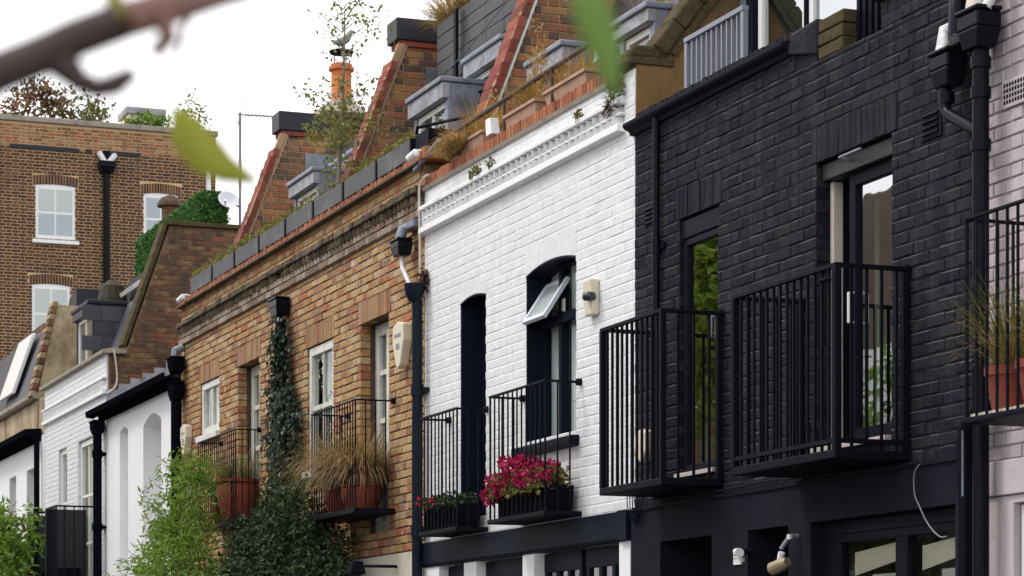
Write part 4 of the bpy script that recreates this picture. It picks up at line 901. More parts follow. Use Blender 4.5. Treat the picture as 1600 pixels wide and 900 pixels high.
# openings
grid_window(HR, -24.745,-23.845,3.725,4.985,.02,'frame_grey',1,1,.085,.05,.08,rowz=[4.36],sill=-.05,glass='glass_far')
for zc0, zc1 in ((3.83,4.33),(4.39,4.90)): part(MB().box(-24.305,-24.285,.035,.07,zc0,zc1), 'glazing_bar', M['frame_grey'], HR)
room(HR, -24.75,-23.84,3.72,4.99,y=.14)
part(MB().box(-24.68,-24.34,.15,.16,3.75,4.95), 'curtain', M['curtain'], HR)
grid_window(HR, -22.925,-22.065,2.96,4.985,.15,'frame_grey',1,1,.11,.05,.08,name='french_window',rowz=[3.55,4.06,4.52])
part(MB().box(-22.52,-22.44,.13,.15,2.96,4.9), 'meeting_stile', M['frame_grey'], HR)
room(HR, -22.93,-22.06,2.95,4.99,y=.26)
grid_window(HL, -29.325,-28.435,4.505,5.13,.02,'frame_grey',2,1,.075,.05,.08,sill=-.05,glass='glass_far')
room(HL, -29.33,-28.43,4.5,5.13,y=.14); part(MB().box(-29.3,-28.45,.15,.155,4.5,5.13), 'curtain', M['blind'], HL)
grid_window(HL, -27.545,-26.645,3.11,5.13,.15,'frame_grey',1,1,.11,.05,.08,name='french_window',rowz=[3.72,4.20,4.66])
part(MB().box(-27.12,-27.04,.13,.15,3.11,5.05), 'meeting_stile', M['frame_grey'], HL)
room(HL, -27.55,-26.64,3.1,5.13,y=.26)
# dormers
dormer(HR, -22.86,-21.88,6.3,7.14,.52,cols=2,fh=.15,back=1.2); dormer(HR, -22.28,-21.29,6.2,7.42,.88,cols=1,back=1.6,fh=.14,fr='frame_grey',wx=(-22.2,-21.35))
dormer(HL, -27.08,-26.12,6.3,7.12,.52,cols=2,fr='frame_grey',back=1.2,fh=.13); dormer(HL, -26.86,-25.8,6.3,7.32,.93,cols=1,back=1.6,fh=.10)
# black slate hung upper storey
us = part(MB().box(-24.83,-21.28,1.46,3.2,7.0,8.46), 'upper_storey', M['lead_dark'], HR)
sl = []
for r_ in range(11):
    for k in range(8):
        x = -24.83+k*.5; z = 6.96+r_*.138
        if x < -21.5: sl.append((x, min(x+.494,-21.28), z, z+.131, 'slate'))
sh = MB().box(-24.2,-24.19,0.03,.04,7.3,7.31).build('slate_cladding', M['lead_dark'], us); sh.location = (0,1.44,0)
lay(sh, sl, 'black_slate', .004, .002, depth=.02, world=lambda x,z:(x,1.44,z))
part(MB().box(-25.24,-24.84,1.9,3.2,7.2,8.44), 'side_return', M['lead_dark'], HR)
for x in (-24.1,): part(MB().box(x-.03,x+.03,1.38,1.41,7.0,8.46), 'black_batten', M['iron'], HR)
t = thing('roof_wire', 'thin grey wire crossing the black slate upper storey', 'cable', (-24.,1.3,7.5)); part(MB().tube([(-24.9,1.35,7.75),(-23.6,1.36,7.95),(-21.6,1.36,8.3)], .006, 5), 'wire', M['iron_grey'], t)
mb = MB()
for i in range(16): blades(mb, (-25.0+i*.075,1.6+R.uniform(-.1,.2),8.46), 110, .52, 1.2, .007, 1.5, lean=(-.3,-.2), base=.12)
plant('grass_plant', 'straw coloured grass spilling over the black slate upper storey', 'grass plant', (-24.5,1.55,8.46), [('blades', mb, 'straw')])
t = thing('wall_lantern', 'black carriage lantern beside the attic door under the red tiles', 'lamp', (-21.28,.5,6.8))
part(MB().lathe([(.02,0),(.05,.03),(.055,.14),(.075,.15),(.03,.2),(.012,.23)], (-21.62,.80,6.86), 8), 'lantern', M['iron'], t)
# chimney with cowl and bird
t = part(MB().box(-31.0,-30.42,1.95,2.75,7.8,8.62), 'chimney_stack', M['gable_mortar'], HL)
cw = wall_sheet('stack_face', HL, 0, .8, 7.8, 8.62, [], M['gable_mortar'], y=-.003, loc=(-30.42,1.95,0), rotz=rad(90), back=.01); lay(cw, courses(0,.8,7.8,8.62,.0745,[]), 'brown', .004, .002, depth=.03, world=lambda s,z:(-30.42,1.95+s,z))
for o in list(cw.children): o.location.y -= .02
part(MB().box(-31.06,-30.36,1.89,2.81,8.62,8.72).box(-31.1,-30.32,1.85,2.85,8.722,8.80), 'corbel', M['brown'], HL, bevel=.008)
part(MB().lathe([(.42,0),(.38,.05),(.24,.16),(.17,.22)], (-30.75,2.2,8.80), 8), 'flaunching', M['stone'], HL)
part(MB().lathe([(.155,0),(.15,.03),(.135,.05),(.13,.40),(.165,.42),(.165,.46),(.14,.47),(.14,.50),(.11,.5)], (-30.75,2.2,9.0), 18), 'chimney_pot', M['pot'], HL, smooth=2)
part(MB().lathe([(.0,0),(.15,.02),(.16,.05),(.10,.07),(.0,.075)], (-30.75,2.2,9.62), 16), 'cowl_cap', M['iron'], HL, smooth=2)
for k in range(3): part(MB().tube([(-30.75+.09*math.cos(k*2.1),2.2+.09*math.sin(k*2.1),9.48),(-30.75+.09*math.cos(k*2.1),2.2+.09*math.sin(k*2.1),9.63)], .008, 5), 'cowl_leg', M['iron'], HL)
mb = MB().tube([(-30.75,2.06,9.80),(-30.75,2.12,9.78),(-30.75,2.20,9.79),(-30.75,2.27,9.84),(-30.75,2.31,9.91),(-30.75,2.34,9.94),(-30.75,2.37,9.935)], [.012,.03,.062,.055,.034,.032,.008], 10)
mb.tube([(-30.74,2.2,9.74),(-30.74,2.2,9.69)], .006, 5).tube([(-30.76,2.22,9.74),(-30.76,2.22,9.69)], .006, 5)
tag(mb.build('bird', M['pigeon'], None, smooth=True), 'grey bird perched on the chimney cowl', 'bird')
# planter troughs along the parapet
TX = [-29.72,-28.62,-27.58,-26.52,-25.46,-24.42,-23.38,-22.32,-21.30]
nm = ['at the far end over the low white house','second from the far end of the brown parapet','third from the far end of the brown parapet','fourth from the far end of the brown parapet','right of the gable between the brown houses','below the tall sapling','second from the black box on the parapet','nearest the white house']
for i in range(8):
    a, b = TX[i]+.025, TX[i+1]-.025
    t = thing('trough', 'long grey trough '+nm[i], 'planter', ((a+b)/2,.08,6.27), 'grey troughs along the brown brick parapet')
    part(MB().box(a,b,-.035,.19,6.272,6.455), 'trough', M['planter'], t, bevel=.008)
    part(MB().box(b+.002,b+.048,-.045,.15,6.265,6.45), 'clip', M['iron'], t, bevel=.004)
    mb = MB(); gr = MB()
    dens = (60,110,150,130,60,40,60,90)[i]
    for _ in range(dens):
        x = R.uniform(a+.03,b-.03); cloud_leaves(mb, (x,R.uniform(-.02,.12),6.46+R.uniform(0,.06)), (.045,.035,.05), 8, .04, .022, shell=.1)
    for _ in range(dens//6): blades(gr, (R.uniform(a,b),R.uniform(.02,.14),6.45), 6, .16, .8, .005, .8, base=.02)
    plant('trough_plant', 'low yellow green succulents in the trough '+nm[i], 'plant', ((a+b)/2,.08,6.455), [('leaves', mb, 'sedum'), ('blades', gr, 'olive_grass')], 'plants in the grey troughs')
t = thing('planter_box', 'black metal box with a handrail on the party pier next to the white parapet', 'planter', (-20.95,.1,6.3))
part(MB().box(-21.22,-20.86,-.02,.28,6.30,6.46), 'box', M['planter_black'], t, bevel=.008)
part(MB().tube([(-21.22,-.01,6.47),(-21.20,-.01,6.53),(-20.7,.30,6.55)], .016, 8), 'rail', M['iron'], t)
part(MB().box(-21.26,-20.86,-.06,.26,6.19,6.295), 'brick_pier', M['red_edge'], HR, bevel=.008)
def cctv(x, y, z, lab):
    t = thing('security_camera', lab, 'camera', (x,y,z))
    part(MB().tube([(x,0.0,z+.03),(x,y*.6,z+.05),(x,y,z+.03)], .014, 8), 'bracket', M['white_plastic'], t, smooth=2)
    part(MB().tube([(x-.09,y-.02,z-.01),(x+.04,y,z+.02),(x+.05,y,z+.022)], [.036,.036,.02], 12), 'body', M['white_plastic'], t, smooth=2)
    part(MB().tube([(x-.093,y-.021,z-.011),(x-.089,y-.02,z-.01)], .028, 12), 'lens', M['dark_plastic'], t)
cctv(-20.95,-.12,6.22,'white security camera on the brown parapet end next to the white house')
cctv(-29.75,-.12,6.22,'white security camera on the far end of the brown parapet')
t = thing('wall_pipe', 'grey pipe slanting from the party pier to the white house coping', 'pipe', (-20.9,-.02,6.1)); part(MB().tube([(-21.15,-.05,6.13),(-20.62,.0,6.30)], .022, 8), 'pipe', M['lead'], t, smooth=2)
# sapling in the trough
t = thing('sapling', 'tall thin leafy sapling growing from the brown parapet', 'tree', (-23.95,.1,6.4))
part(MB().tube([(-23.98,.1,6.4),(-23.95,.1,6.9),(-23.9,.12,7.4),(-23.88,.13,7.9),(-23.85,.13,8.35)], [.024,.02,.015,.010,.004], 8), 'trunk', M['trunk'], t, smooth=2)
br = MB(); lf = MB()
for _ in range(46):
    z = R.uniform(6.65,8.3); a = R.uniform(0,6.28); ln = R.uniform(.25,.75)*(1.15 if z < 7.3 else 1); 
    p = Vector((-23.93+.03*(z-6.4),.11,z)); d = Vector((math.cos(a),math.sin(a)*.55,R.uniform(.2,.9))).normalized()
    pts = [p]; q = p
    for k in range(4): q = q + d*ln/4; d = (d+Vector((0,0,-.12))+unit(R)*.12).normalized(); pts.append(q)
    br.tube(pts, [.006,.005,.004,.003,.0015], 4, cap=False)
    m = int(20 if z < 7.3 else 8)
    for _ in range(m):
        k = R.uniform(.25,1)*4; i = min(3,int(k)); b = pts[i].lerp(pts[i+1], k-i) + unit(R)*.045
        leaf(lf, b, unit(R)+Vector((0,0,-.5)), unit(R)+Vector((0,0,.6)), R.uniform(.04,.065), R.uniform(.025,.04))
for cx, cz, rx, rz, n in ((-24.55,6.98,.45,.25,300),(-24.15,7.25,.3,.3,150),(-23.55,7.0,.3,.25,110),(-23.35,7.95,.3,.3,60),(-24.2,7.6,.3,.25,40)):
    cloud_leaves(lf, (cx,.15,cz), (rx,.25,rz), n, .055, .035, shell=.15, clump=9)
part(br, 'branches', M['trunk'], t); part(lf, 'crown', M['birch'], t)
# aerial and dish
t = thing('tv_aerial', 'thin tv aerial on a mast behind the brown brick gable', 'aerial', (-34.9,1.95,8.1))
part(MB().tube([(-34.9,1.95,7.6),(-34.9,1.95,9.75)], .022, 8), 'mast', M['iron_grey'], t)
part(MB().tube([(-34.9,1.92,9.72),(-34.9,2.6,9.74)], .011, 6), 'boom', M['iron_grey'], t)
for i in range(10): part(MB().tube([(-34.9-.12,2.05+i*.055,9.725),(-34.9+.12,2.05+i*.055,9.725)], .006, 4), 'element', M['iron_grey'], t)
part(MB().tube([(-34.9,1.9,9.5),(-34.88,2.0,9.98)], .006, 4), 'reflector', M['iron_grey'], t); part(MB().tube([(-34.9,1.98,9.52),(-34.88,2.06,9.42)], .006, 4), 'reflector', M['iron_grey'], t)
t = thing('satellite_dish', 'grey satellite dish on the aerial mast beside the green hedge', 'satellite dish', (-34.8,1.75,8.4))
q = Matrix.Scale(1,4) @ Matrix.Translation((-34.80,1.74,8.44)) @ Matrix.Rotation(rad(62),4,'Y') @ Matrix.Rotation(rad(0),4,'X')
mb = MB().lathe([(.01,0),(.06,.008),(.11,.025),(.145,.048),(.148,.05),(.14,.05),(.1,.03),(.01,.006)], (0,0,0), 24); mb.v = [tuple(q @ Vector(v)) for v in mb.v]
part(mb, 'dish', M['zinc'], t, smooth=True); part(MB().tube([(-34.80,1.76,8.42),(-34.9,1.93,8.4)], .012, 6), 'bracket', M['iron'], t); part(MB().tube([(-34.78,1.70,8.34),(-34.62,1.66,8.40)], .008, 5), 'feed_arm', M['iron_grey'], t); part(MB().tube([(-34.64,1.665,8.40),(-34.60,1.655,8.42)], .02, 8), 'receiver', M['white_plastic'], t)
# balconies with pots
railing_balcony('rusty black balcony with a grassy red pot, nearer the low white house', -28.27,-26.58,-.28,3.30,4.33,17,3,bar=.006,rail=.010,plate=.05,group='brown house balconies')
railing_balcony('rusty black balcony with two brown grass pots beside the ivy', -23.28,-21.87,-.38,3.11,4.15,16,3,bar=.006,rail=.010,plate=.05,group='brown house balconies')
def pot(x, y, z, r, h, lab, gl, cols, n, ln):
    t = thing('flower_pot', lab, 'flower pot', (x,y,z))
    part(MB().lathe([(r*.7,0),(r*.74,.02),(r*.98,h*.55),(r,h*.8),(r*.92,h*.9),(r*1.06,h*.93),(r*1.06,h),(r*.9,h),(r*.88,h*.93)], (x,y,z), 22), 'pot', M['terracotta'], t, smooth=2)
    ps = []
    for j, (c, k) in enumerate(zip(cols, n)):
        mb = MB(); blades(mb, (x,y,z+h), int(k*.9), ln*(1.0,.85,.8)[j]*R.uniform(.95,1.05), (.9,1.5,.5)[j], .009, (2.8,4.0,1.6)[j], base=r*.85, lean=(-.06,-.12)); ps.append((('blades','drooping_blades','upright_blades')[j], mb, c))
    plant('grass_plant', gl, 'grass plant', (x,y,z+h), ps)
pot(-27.55,-.14,3.35,.17,.28,'dark red pot at the shaded end of the brown balcony by the low house','grey green sedge arching over the balcony near the low white house',('sedge','sedge','olive_grass'),(420,420,120),.62)
pot(-26.98,-.15,3.35,.24,.46,'large round red pot on the brown balcony by the low house','short brown sedge in the large round red pot',('sedge','sedge_brown','sedge'),(200,160,80),.42)
pot(-22.82,-.2,3.16,.19,.24,'red pot under the pale arching grass beside the ivy','pale arching brown grass on the balcony beside the ivy',('sedge_brown','sedge','sedge_brown'),(700,420,160),.78)
pot(-22.25,-.2,3.16,.20,.24,'red pot under the brown grass before the french window','thick brown grass before the french window of the brown house',('sedge_brown','sedge_brown','sedge'),(800,560,140),.68)
# alarm boxes, hoppers, ivy
def alarm(x, z, lab, s=1.0):
    t = thing('alarm_box', lab, 'alarm box', (x,-.05,z))
    part(MB().prism_y([(x-.15*s,z+.20*s),(x-.16*s,z+.05*s),(x-.06*s,z-.17*s),(x,z-.20*s),(x+.06*s,z-.17*s),(x+.16*s,z+.05*s),(x+.15*s,z+.20*s),(x,z+.23*s)], -.09, 0), 'case', M['cream'], t, bevel=.014)
    part(MB().box(x-.09*s,x+.09*s,-.093,-.0905,z+.09*s,z+.12*s).box(x-.05*s,x+.05*s,-.093,-.0905,z-.02*s,z+.03*s), 'print', M['lead'], t)
alarm(-21.52,4.60,'cream shield shaped alarm box on the brown brick beside the navy pipe')
alarm(-29.86,4.50,'cream alarm box on the brown brick at the far edge above the shrub',.9)
t = downpipe('black square hopper above the ivy between the two brown houses', -25.5,-.09,5.42,2.6,.04,'pipe',collars=(),hw=.30,hh=.17)
mb, st = MB(), MB()
st.tube([(-25.4,-.06,.0),(-25.42,-.07,2.),(-25.5,-.08,3.6),(-25.52,-.08,5.3)], [.03,.025,.02,.01], 6)
for z, wx, n in ((5.3,.12,80),(5.15,.15,110),(5.0,.16,120),(4.85,.17,140),(4.7,.2,180),(4.55,.28,260),(4.4,.36,340),(4.25,.40,380),(4.1,.40,380),(3.95,.38,340),(3.8,.36,320),(3.65,.34,300)):
    for _ in range(int(n*2.0)):
        leaf(mb, Vector((-25.38+(.12 if z < 4.6 else 0)+R.gauss(0,wx*.5),-.04-abs(R.gauss(0,.07)),z+R.uniform(-.1,.1))), Vector((R.uniform(-.6,.6),-.3,-1)), Vector((R.uniform(-.6,.9),-1,R.uniform(-.2,.6))), R.uniform(.045,.075), R.uniform(.04,.065))
plant('ivy', 'dark ivy climbing the hopper pipe between the two brown houses', 'ivy', (-25.4,-.05,0), [('stem', st, 'trunk'), ('leaves', mb, 'ivy')])
mb, st = MB(), MB()
for x, h in ((-25.9,2.3),(-25.2,2.7),(-24.5,2.8),(-23.8,2.4)): st.tube([(x+.3,-.5,0),(x+.1,-.45,1.2),(x,-.4,h)], [.04,.03,.012], 6)
for c, r_, n in (((-24.35,-.36,3.15),(.50,.25,.32),800),((-25.1,-.38,3.0),(.5,.28,.30),800),((-23.55,-.38,2.98),(.45,.28,.30),800),((-24.6,-.40,2.6),(1.3,.35,.40),1900),((-25.85,-.36,2.75),(.45,.25,.28),560),((-22.95,-.36,2.72),(.35,.25,.32),480),((-24.6,-.30,3.5),(.25,.18,.22),220),((-24.4,-.4,2.0),(1.8,.4,.55),1500),((-23.9,-.34,3.42),(.18,.15,.14),90),((-26.3,-.38,2.4),(.3,.2,.3),300),((-22.6,-.36,2.45),(.25,.2,.3),260)):
    cloud_leaves(mb, c, r_, int(n*2.7), .056, .037, shell=.35, clump=30)
plant('climber_bush', 'dense dark green bush below the ivy on the brown houses', 'bush', (-24.8,-.4,0), [('stems', st, 'trunk'), ('leaves', mb, 'bush')])
t = thing('floodlight', 'black floodlight on the pale band under the brown house balcony', 'lamp', (-22.1,-.2,2.6))
part(MB().tube([(-21.75,-.02,2.62),(-21.75,-.2,2.62),(-21.95,-.26,2.63)], .014, 8), 'arm', M['iron'], t)
part(MB().hexa([(-22.28,-.36,2.55),(-21.98,-.40,2.56),(-21.98,-.24,2.56),(-22.28,-.20,2.55),(-22.22,-.34,2.66),(-22.02,-.36,2.68),(-22.02,-.26,2.68),(-22.22,-.22,2.66)]), 'head', M['iron'], t, bevel=.012)

# ================================================================ low white rendered house
H = thing('terraced_house', 'low smooth white house with arched recesses and a sloping slate roof', 'house', (-32.6,0,0))
A1, A2 = op(-33.94,-33.41,2.9,4.98,.06,depth=.12), op(-32.46,-31.41,3.3,4.93,.12,depth=.34)
wall_sheet('wall', H, -34.85, -30.31, 0, 5.36, [A1,A2], M['white_smooth'], y=0, e=.001)
arch_panel(H, -33.94,-33.41,4.98,.06,5.0412,'white_smooth',.0005,.12); arch_panel(H, -32.46,-31.41,4.93,.12,5.0512,'white_smooth',.0005,.34)
part(MB().box(-33.95,-33.40,.11,.16,2.89,5.05), 'niche_back', M['white_smooth'], H)
part(MB().box(-32.47,-32.0,.32,.36,3.29,5.06), 'niche_back', M['white_smooth'], H)
grid_window(H, -32.0,-31.40,3.32,5.04,.28,'frame',1,1,.06,rowz=[4.15]); room(H,-32.0,-31.41,3.3,5.0,y=.40); part(MB().box(-31.97,-31.43,.36,.365,4.2,5.0), 'blind', M['curtain'], H)
rf = part(MB().prism_x([(-.10,5.37),(1.9,6.34),(3.2,6.34),(3.2,5.30),(-.10,5.33)], -34.80, -30.32), 'roof', M['slate'], H)
part(MB().prism_x([(-.12,5.30),(-.22,5.31),(-.23,5.39),(-.21,5.39),(-.20,5.34),(-.12,5.34)], -35.2, -30.33), 'gutter', M['pipe_far'], H)
part(MB().prism_x([(-.115,5.25),(.0,5.25),(.0,5.37),(-.115,5.385)], -34.85, -30.33), 'eaves_board', M['pipe_far'], H)
for i in range(9):
    y = -.02+i*.17
    part(MB().add([(-34.82,y,5.40+y*.485),(-34.82,y+.2,5.40+(y+.2)*.485),(-34.82,y+.2,5.60+(y+.2)*.485),(-34.815,y+.02,5.70+y*.485),
                   (-34.78,y,5.40+y*.485),(-34.78,y+.2,5.40+(y+.2)*.485),(-34.81,y+.2,5.60+(y+.2)*.485),(-34.81,y+.02,5.70+y*.485)], [(0,3,2,1),(4,5,6,7),(0,1,5,4),(1,2,6,5),(2,3,7,6),(3,0,4,7)]), 'lead_step_flashing', M['lead_pale'], H)
t = downpipe('black drainpipe with hopper at the near end of the low white house', -30.16,-.10,5.03,0,.066,'pipe_far',hop=True,hw=.30,hh=.2)
part(hopper(MB(), -30.12,-.11,5.36,.28,.16,.17), 'upper_hopper', M['pipe_far'], t, bevel=.008)
part(MB().tube([(-30.14,-.02,5.68),(-30.14,-.12,5.64),(-30.13,-.13,5.52)], .05, 8), 'swan_neck', M['lead'], t, smooth=2)
downpipe('black drainpipe between the low white house and the white dentil house', -34.92,-.11,5.06,0,.062,'pipe_far',hop=True,hw=.32,hh=.16,collars=(4.78,3.75))

# ================================================================ white house with dentils, slate dormer, hedge terrace
H = thing('terraced_house', 'white brick house with dentil cornice, slate dormer and hedge topped roof', 'house', (-37.2,0,0))
A1, A2 = op(-38.42,-37.76,2.9,5.14,depth=.1), op(-36.88,-35.79,2.9,5.12,depth=.1)
w = wall_sheet('wall', H, -39.6, -34.86, 2.6, 6.19, [A1,A2], M['white_joint'], y=.0065)
lay(w, courses(-39.6,-34.86,2.6,5.62,.0745,[A1,A2],joint=.006,jx=.0006)+courses(-39.6,-34.86,5.86,6.19,.0745,[],joint=.006,jx=.0006), 'white_brick', (.0012,.005,.005), .0016, limit=60)
wall_sheet('ground_floor_wall', H, -39.6, -34.86, 0, 2.59, [], M['white_smooth'], y=0)
part(MB().prism_x([(.01,5.62),(-.05,5.63),(-.05,5.68),(.01,5.69)], -39.62,-34.84), 'string_course', M['white_smooth'], H)
k = part(MB().box(-39.6,-34.87,0,.02,5.69,5.85), 'cornice', M['white_smooth'], H)
me = MB().prism_z([(-.056,.0),(0,-.05),(.056,.0)], 0, .06).mesh('dentil', M['white_brick'])
for i in range(38): inst(me, 'dentil', k, (-39.5+i*.1225,0,5.70)); inst(me, 'dentil', k, (-39.5+i*.1225,0,5.775))
part(MB().prism_x([(.01,5.84),(-.055,5.84),(-.055,5.865),(.01,5.875)], -39.62,-34.84), 'capping_course', M['white_smooth'], H)
part(MB().prism_x([(-.07,6.19),(-.07,6.24),(.1,6.27),(.27,6.24),(.27,6.19)], -39.7,-34.78), 'coping', M['stone'], H, bevel=.008)
for o_, c_ in ((A1,1),(A2,2)):
    grid_window(H, o_['x0']+.005, o_['x1']-.005, 2.91, o_['z1']-.005, .04, 'frame', c_, 1, .08, .04, .06, name='french_window', rowz=[3.6,4.3], glass='glass_far'); room(H, o_['x0'], o_['x1'], 2.9, 5.1, y=.12)
    part(MB().box(o_['x0'],o_['x1'],.13,.135,2.9,5.1), 'blind', M['blind'], H)
def rng2(z): return (.05 if z < 6.25 else .29+(z-6.33)*.34+.05, 3.6)
pw = poly_wall('party_wall', H, [(.03,4.9),(3.6,4.9),(3.6,8.05),(.91,8.05),(.31,6.30),(.03,6.25)], M['brown_mortar'], (-34.84,0,0), .28)
lay(pw, courses(0,3.6,5.4,8.05,.0745,[],rng=rng2), 'brown', .004, .002, world=lambda s,z:(-34.84,s,z), limit=290)
MB().hexa([(.86,-.04,8.055),(3.6,-.04,8.055),(3.6,.30,8.055),(.86,.30,8.055),(.84,-.04,8.12),(3.6,-.04,8.12),(3.6,.30,8.12),(.84,.30,8.12)]).build('coping', M['moss'], pw, bevel=.008)
for i in range(11):
    y, z = .27+i*.055, 6.30+i*.161
    MB().hexa([(y,-.03,z),(y+.055,-.03,z+.161),(y+.055,.29,z+.161),(y,.29,z),(y-.055,-.03,z+.02),(y,-.03,z+.18),(y,.29,z+.18),(y-.055,.29,z+.02)]).build('coping_stone', M['moss'], pw, bevel=.008)
part(MB().prism_x([(.34,6.1),(.34,6.3),(.72,7.2),(3.,7.25),(3.,6.1)], -39.5,-35.12), 'roof', M['slate'], H)
d = dormer(H, -38.05,-36.80,6.24,7.18,.20,mat='lead_dark',fascia='dark_panel',cheek='lead_dark',cols=2,fh=.12,back=1.0,slab=.06)
ck = MB().box(.26,.27,.02,.03,6.4,6.41).build('slate_cheek', M['lead_dark'], d); ck.location = Vector((-36.795,0,0)); ck.rotation_euler = (0,0,rad(90))
lay(ck, [(.22+k*.3+(r_%2)*.12,.22+k*.3+.295+(r_%2)*.12,6.26+r_*.225,6.26+r_*.225+.22,'slate') for r_ in range(4) for k in range(-1 if r_%2 else 0,2)], 'slate', .004, .002, depth=.02, world=lambda s,z:(-36.79,s,z))
part(MB().tube(curve([(-34.80,.05,6.22),(-34.78,.10,6.20),(-34.78,.14,5.85),(-34.78,.10,5.7),(-34.78,.0,5.62)]), .014, 6), 'cable', M['bare_wood'], H, smooth=2)
part(MB().hexa([(-36.2,.5,7.2),(-35.3,.5,7.2),(-35.3,.9,7.5),(-36.2,.9,7.5),(-36.2,.47,7.25),(-35.3,.47,7.25),(-35.3,.87,7.55),(-36.2,.87,7.55)]), 'roof_light', M['frame'], H)
part(MB().box(-39.5,-38.0,1.3,1.75,6.9,7.95), 'dormer_shed', M['lead_dark'], H)
t = part(MB().lathe([(.24,0),(.24,.75),(.19,.95),(.06,1.05)], (-39.3,1.02,6.9), 12), 'chimney_stub', M['stock_dirty'], H)
# hedge on pale planters
for i in range(4):
    a = -39.1+i*1.06; lab = ('farthest pale planter panel under the hedge','second pale planter panel under the hedge','third pale planter panel under the hedge','pale planter at the hedge end above the brick party wall')[i]
    t = thing('roof_planter', lab, 'planter', (a+.5,1.55,7.3), 'pale planters under the roof hedge'); part(MB().box(a,a+1.04,1.40,1.72,7.3,8.06 if i == 3 else 7.62), 'trough', M['zinc'], t, bevel=.01)
mb = MB()
def hedge_box(x0, x1, y0, y1, z0, z1, n):
    for _ in range(n):
        f = R.random(); p = [R.uniform(x0,x1), R.uniform(y0,y1), R.uniform(z0,z1)]; nn = [0,0,0]
        if f < .42: p[1] = y0; nn[1] = -1
        elif f < .68: p[0] = x1; nn[0] = 1
        elif f < .94: p[2] = z1; nn[2] = 1
        else: p[0] = x0; nn[0] = -1
        v = Vector(nn); leaf(mb, Vector(p)+unit(R)*.012, v*.5+unit(R), v+unit(R)*.6, R.uniform(.04,.075), R.uniform(.025,.04))
core = MB()
for i in range(4):
    a = -39.12+i*1.05; zb_ = (7.55,7.7,7.85,8.14)[i]
    core.box(a+.03,a+.98,1.44,1.68,zb_,8.50); hedge_box(a, a+1.01, 1.38, 1.74, zb_, 8.55, 6500)
core.box(-35.0,-34.92,1.44,1.72,8.14,8.52); hedge_box(-35.2,-34.88,1.38,1.76,8.14,8.56,2600)
plant('hedge', 'clipped green box hedge along the roof terrace above the brick party wall', 'hedge', (-37,1.55,7.6), [('core', core, 'hedge'), ('leaves', mb, 'hedge')])
t = thing('roof_cowl', 'brown domed roof cowl behind the hedge', 'chimney cowl', (-41.,2.35,9.1))
part(MB().lathe([(.14,0),(.14,.30),(.22,.31),(.22,.35),(.16,.45),(.0,.52)], (-41.0,2.35,9.2), 14), 'cowl', M['brown'], t, smooth=2); part(MB().box(-41.2,-40.8,2.15,2.55,7.6,9.2), 'stack', M['brown'], t)
t = thing('balcony', 'far balcony with charcoal steel end panels on the white dentil house', 'balcony', (-36.,-.4,2.8))
for i, x in enumerate((-37.6,-36.15)):
    part(MB().box(x-.02,x+.02,-.62,-.02,2.9,4.07), 'end_panel', M['dark_panel'], t, bevel=.006)
    part(MB().box(x-.02,x+.86,-.62,.0,2.82,2.88), 'floor_plate', M['iron'], t); part(MB().box(x,x+.84,-.62,-.60,4.05,4.075), 'top_rail', M['iron'], t); part(MB().box(x+.82,x+.84,-.62,.0,4.05,4.075), 'top_rail', M['iron'], t)
    me = MB().tube([(0,0,0),(0,0,1.18)], .009, 5).mesh('bar', M['iron'])
    for q in range(8): inst(me, 'bar', t, (x+.1+q*.105,-.61,2.88))
    for q in range(4): inst(me, 'bar', t, (x+.83,-.5+q*.14,2.88))
    part(MB().box(x+.15,x+.5,-.5,-.2,2.885,3.2), 'planter', M['planter_black'], t)

# ================================================================ far house with stained render gable
H = thing('terraced_house', 'farthest white house of the row under a stained rendered gable', 'house', (-43.5,0,0))
A1, A2 = op(-42.89,-42.25,3.4,5.04,depth=.2), op(-41.21,-40.50,3.2,5.04,depth=.2)
wall_sheet('wall', H, -50, -39.64, 0, 5.5, [A1,A2], M['white_smooth'], y=.0)
for o_ in (A1,A2): grid_window(H, o_['x0']+.01,o_['x1']-.01,o_['z0']+.01,5.03,.14,'frame',1,1,.05,rowz=[4.2],glass='glass_dark'); room(H,o_['x0'],o_['x1'],o_['z0'],5.0,y=.22)
part(MB().prism_x([(0,5.42),(-.15,5.44),(-.26,5.50),(-.26,5.60),(.0,5.62)], -50,-39.9), 'eaves', M['pipe_far'], H)
part(MB().box(-50,-39.7,.02,.3,5.5,6.12), 'parapet', M['mottled'], H); part(MB().prism_x([(-.05,6.12),(-.09,6.16),(-.09,6.22),(.3,6.24),(.3,6.12)], -50,-40.2), 'cornice', M['stone'], H, bevel=.01)
gw = poly_wall('party_wall', H, [(.0,5.5),(4,5.5),(4,7.7),(.33,7.66),(.0,6.2)], M['mottled'], (-40.25,0,0), .25)
for i in range(15):
    y, z = -.035+i*.025, 6.15+i*.104; MB().hexa([(y,-.03,z),(y+.03,-.03,z+.1),(y+.03,.27,z+.1),(y,.27,z),(y-.09,-.03,z+.02),(y-.06,-.03,z+.115),(y-.06,.27,z+.115),(y-.09,.27,z+.02)]).build('coping_stone', M['brown' if i % 2 else 'fillet'], gw, bevel=.015)
part(MB().prism_x([(.05,6.2),(.55,7.6),(4,7.7),(4,6.2)], -50,-40.52), 'roof', M['slate'], H)
part(MB().hexa([(-44.2,.02,6.5),(-42.9,.02,6.5),(-42.9,.1,6.5),(-44.2,.1,6.5),(-44.2,.38,7.55),(-42.9,.38,7.55),(-42.9,.46,7.55),(-44.2,.46,7.55)]), 'white_roof_light', M['frame'], H, bevel=.02)
part(MB().box(-46,-43.0,.6,2,7.0,7.75), 'brick_stub', M['brown'], H); part(MB().prism_y([(-42.2,7.0),(-40.6,7.0),(-40.6,8.0),(-41.2,7.9)], .7, 2.4), 'dark_shed', M['lead_dark'], H)
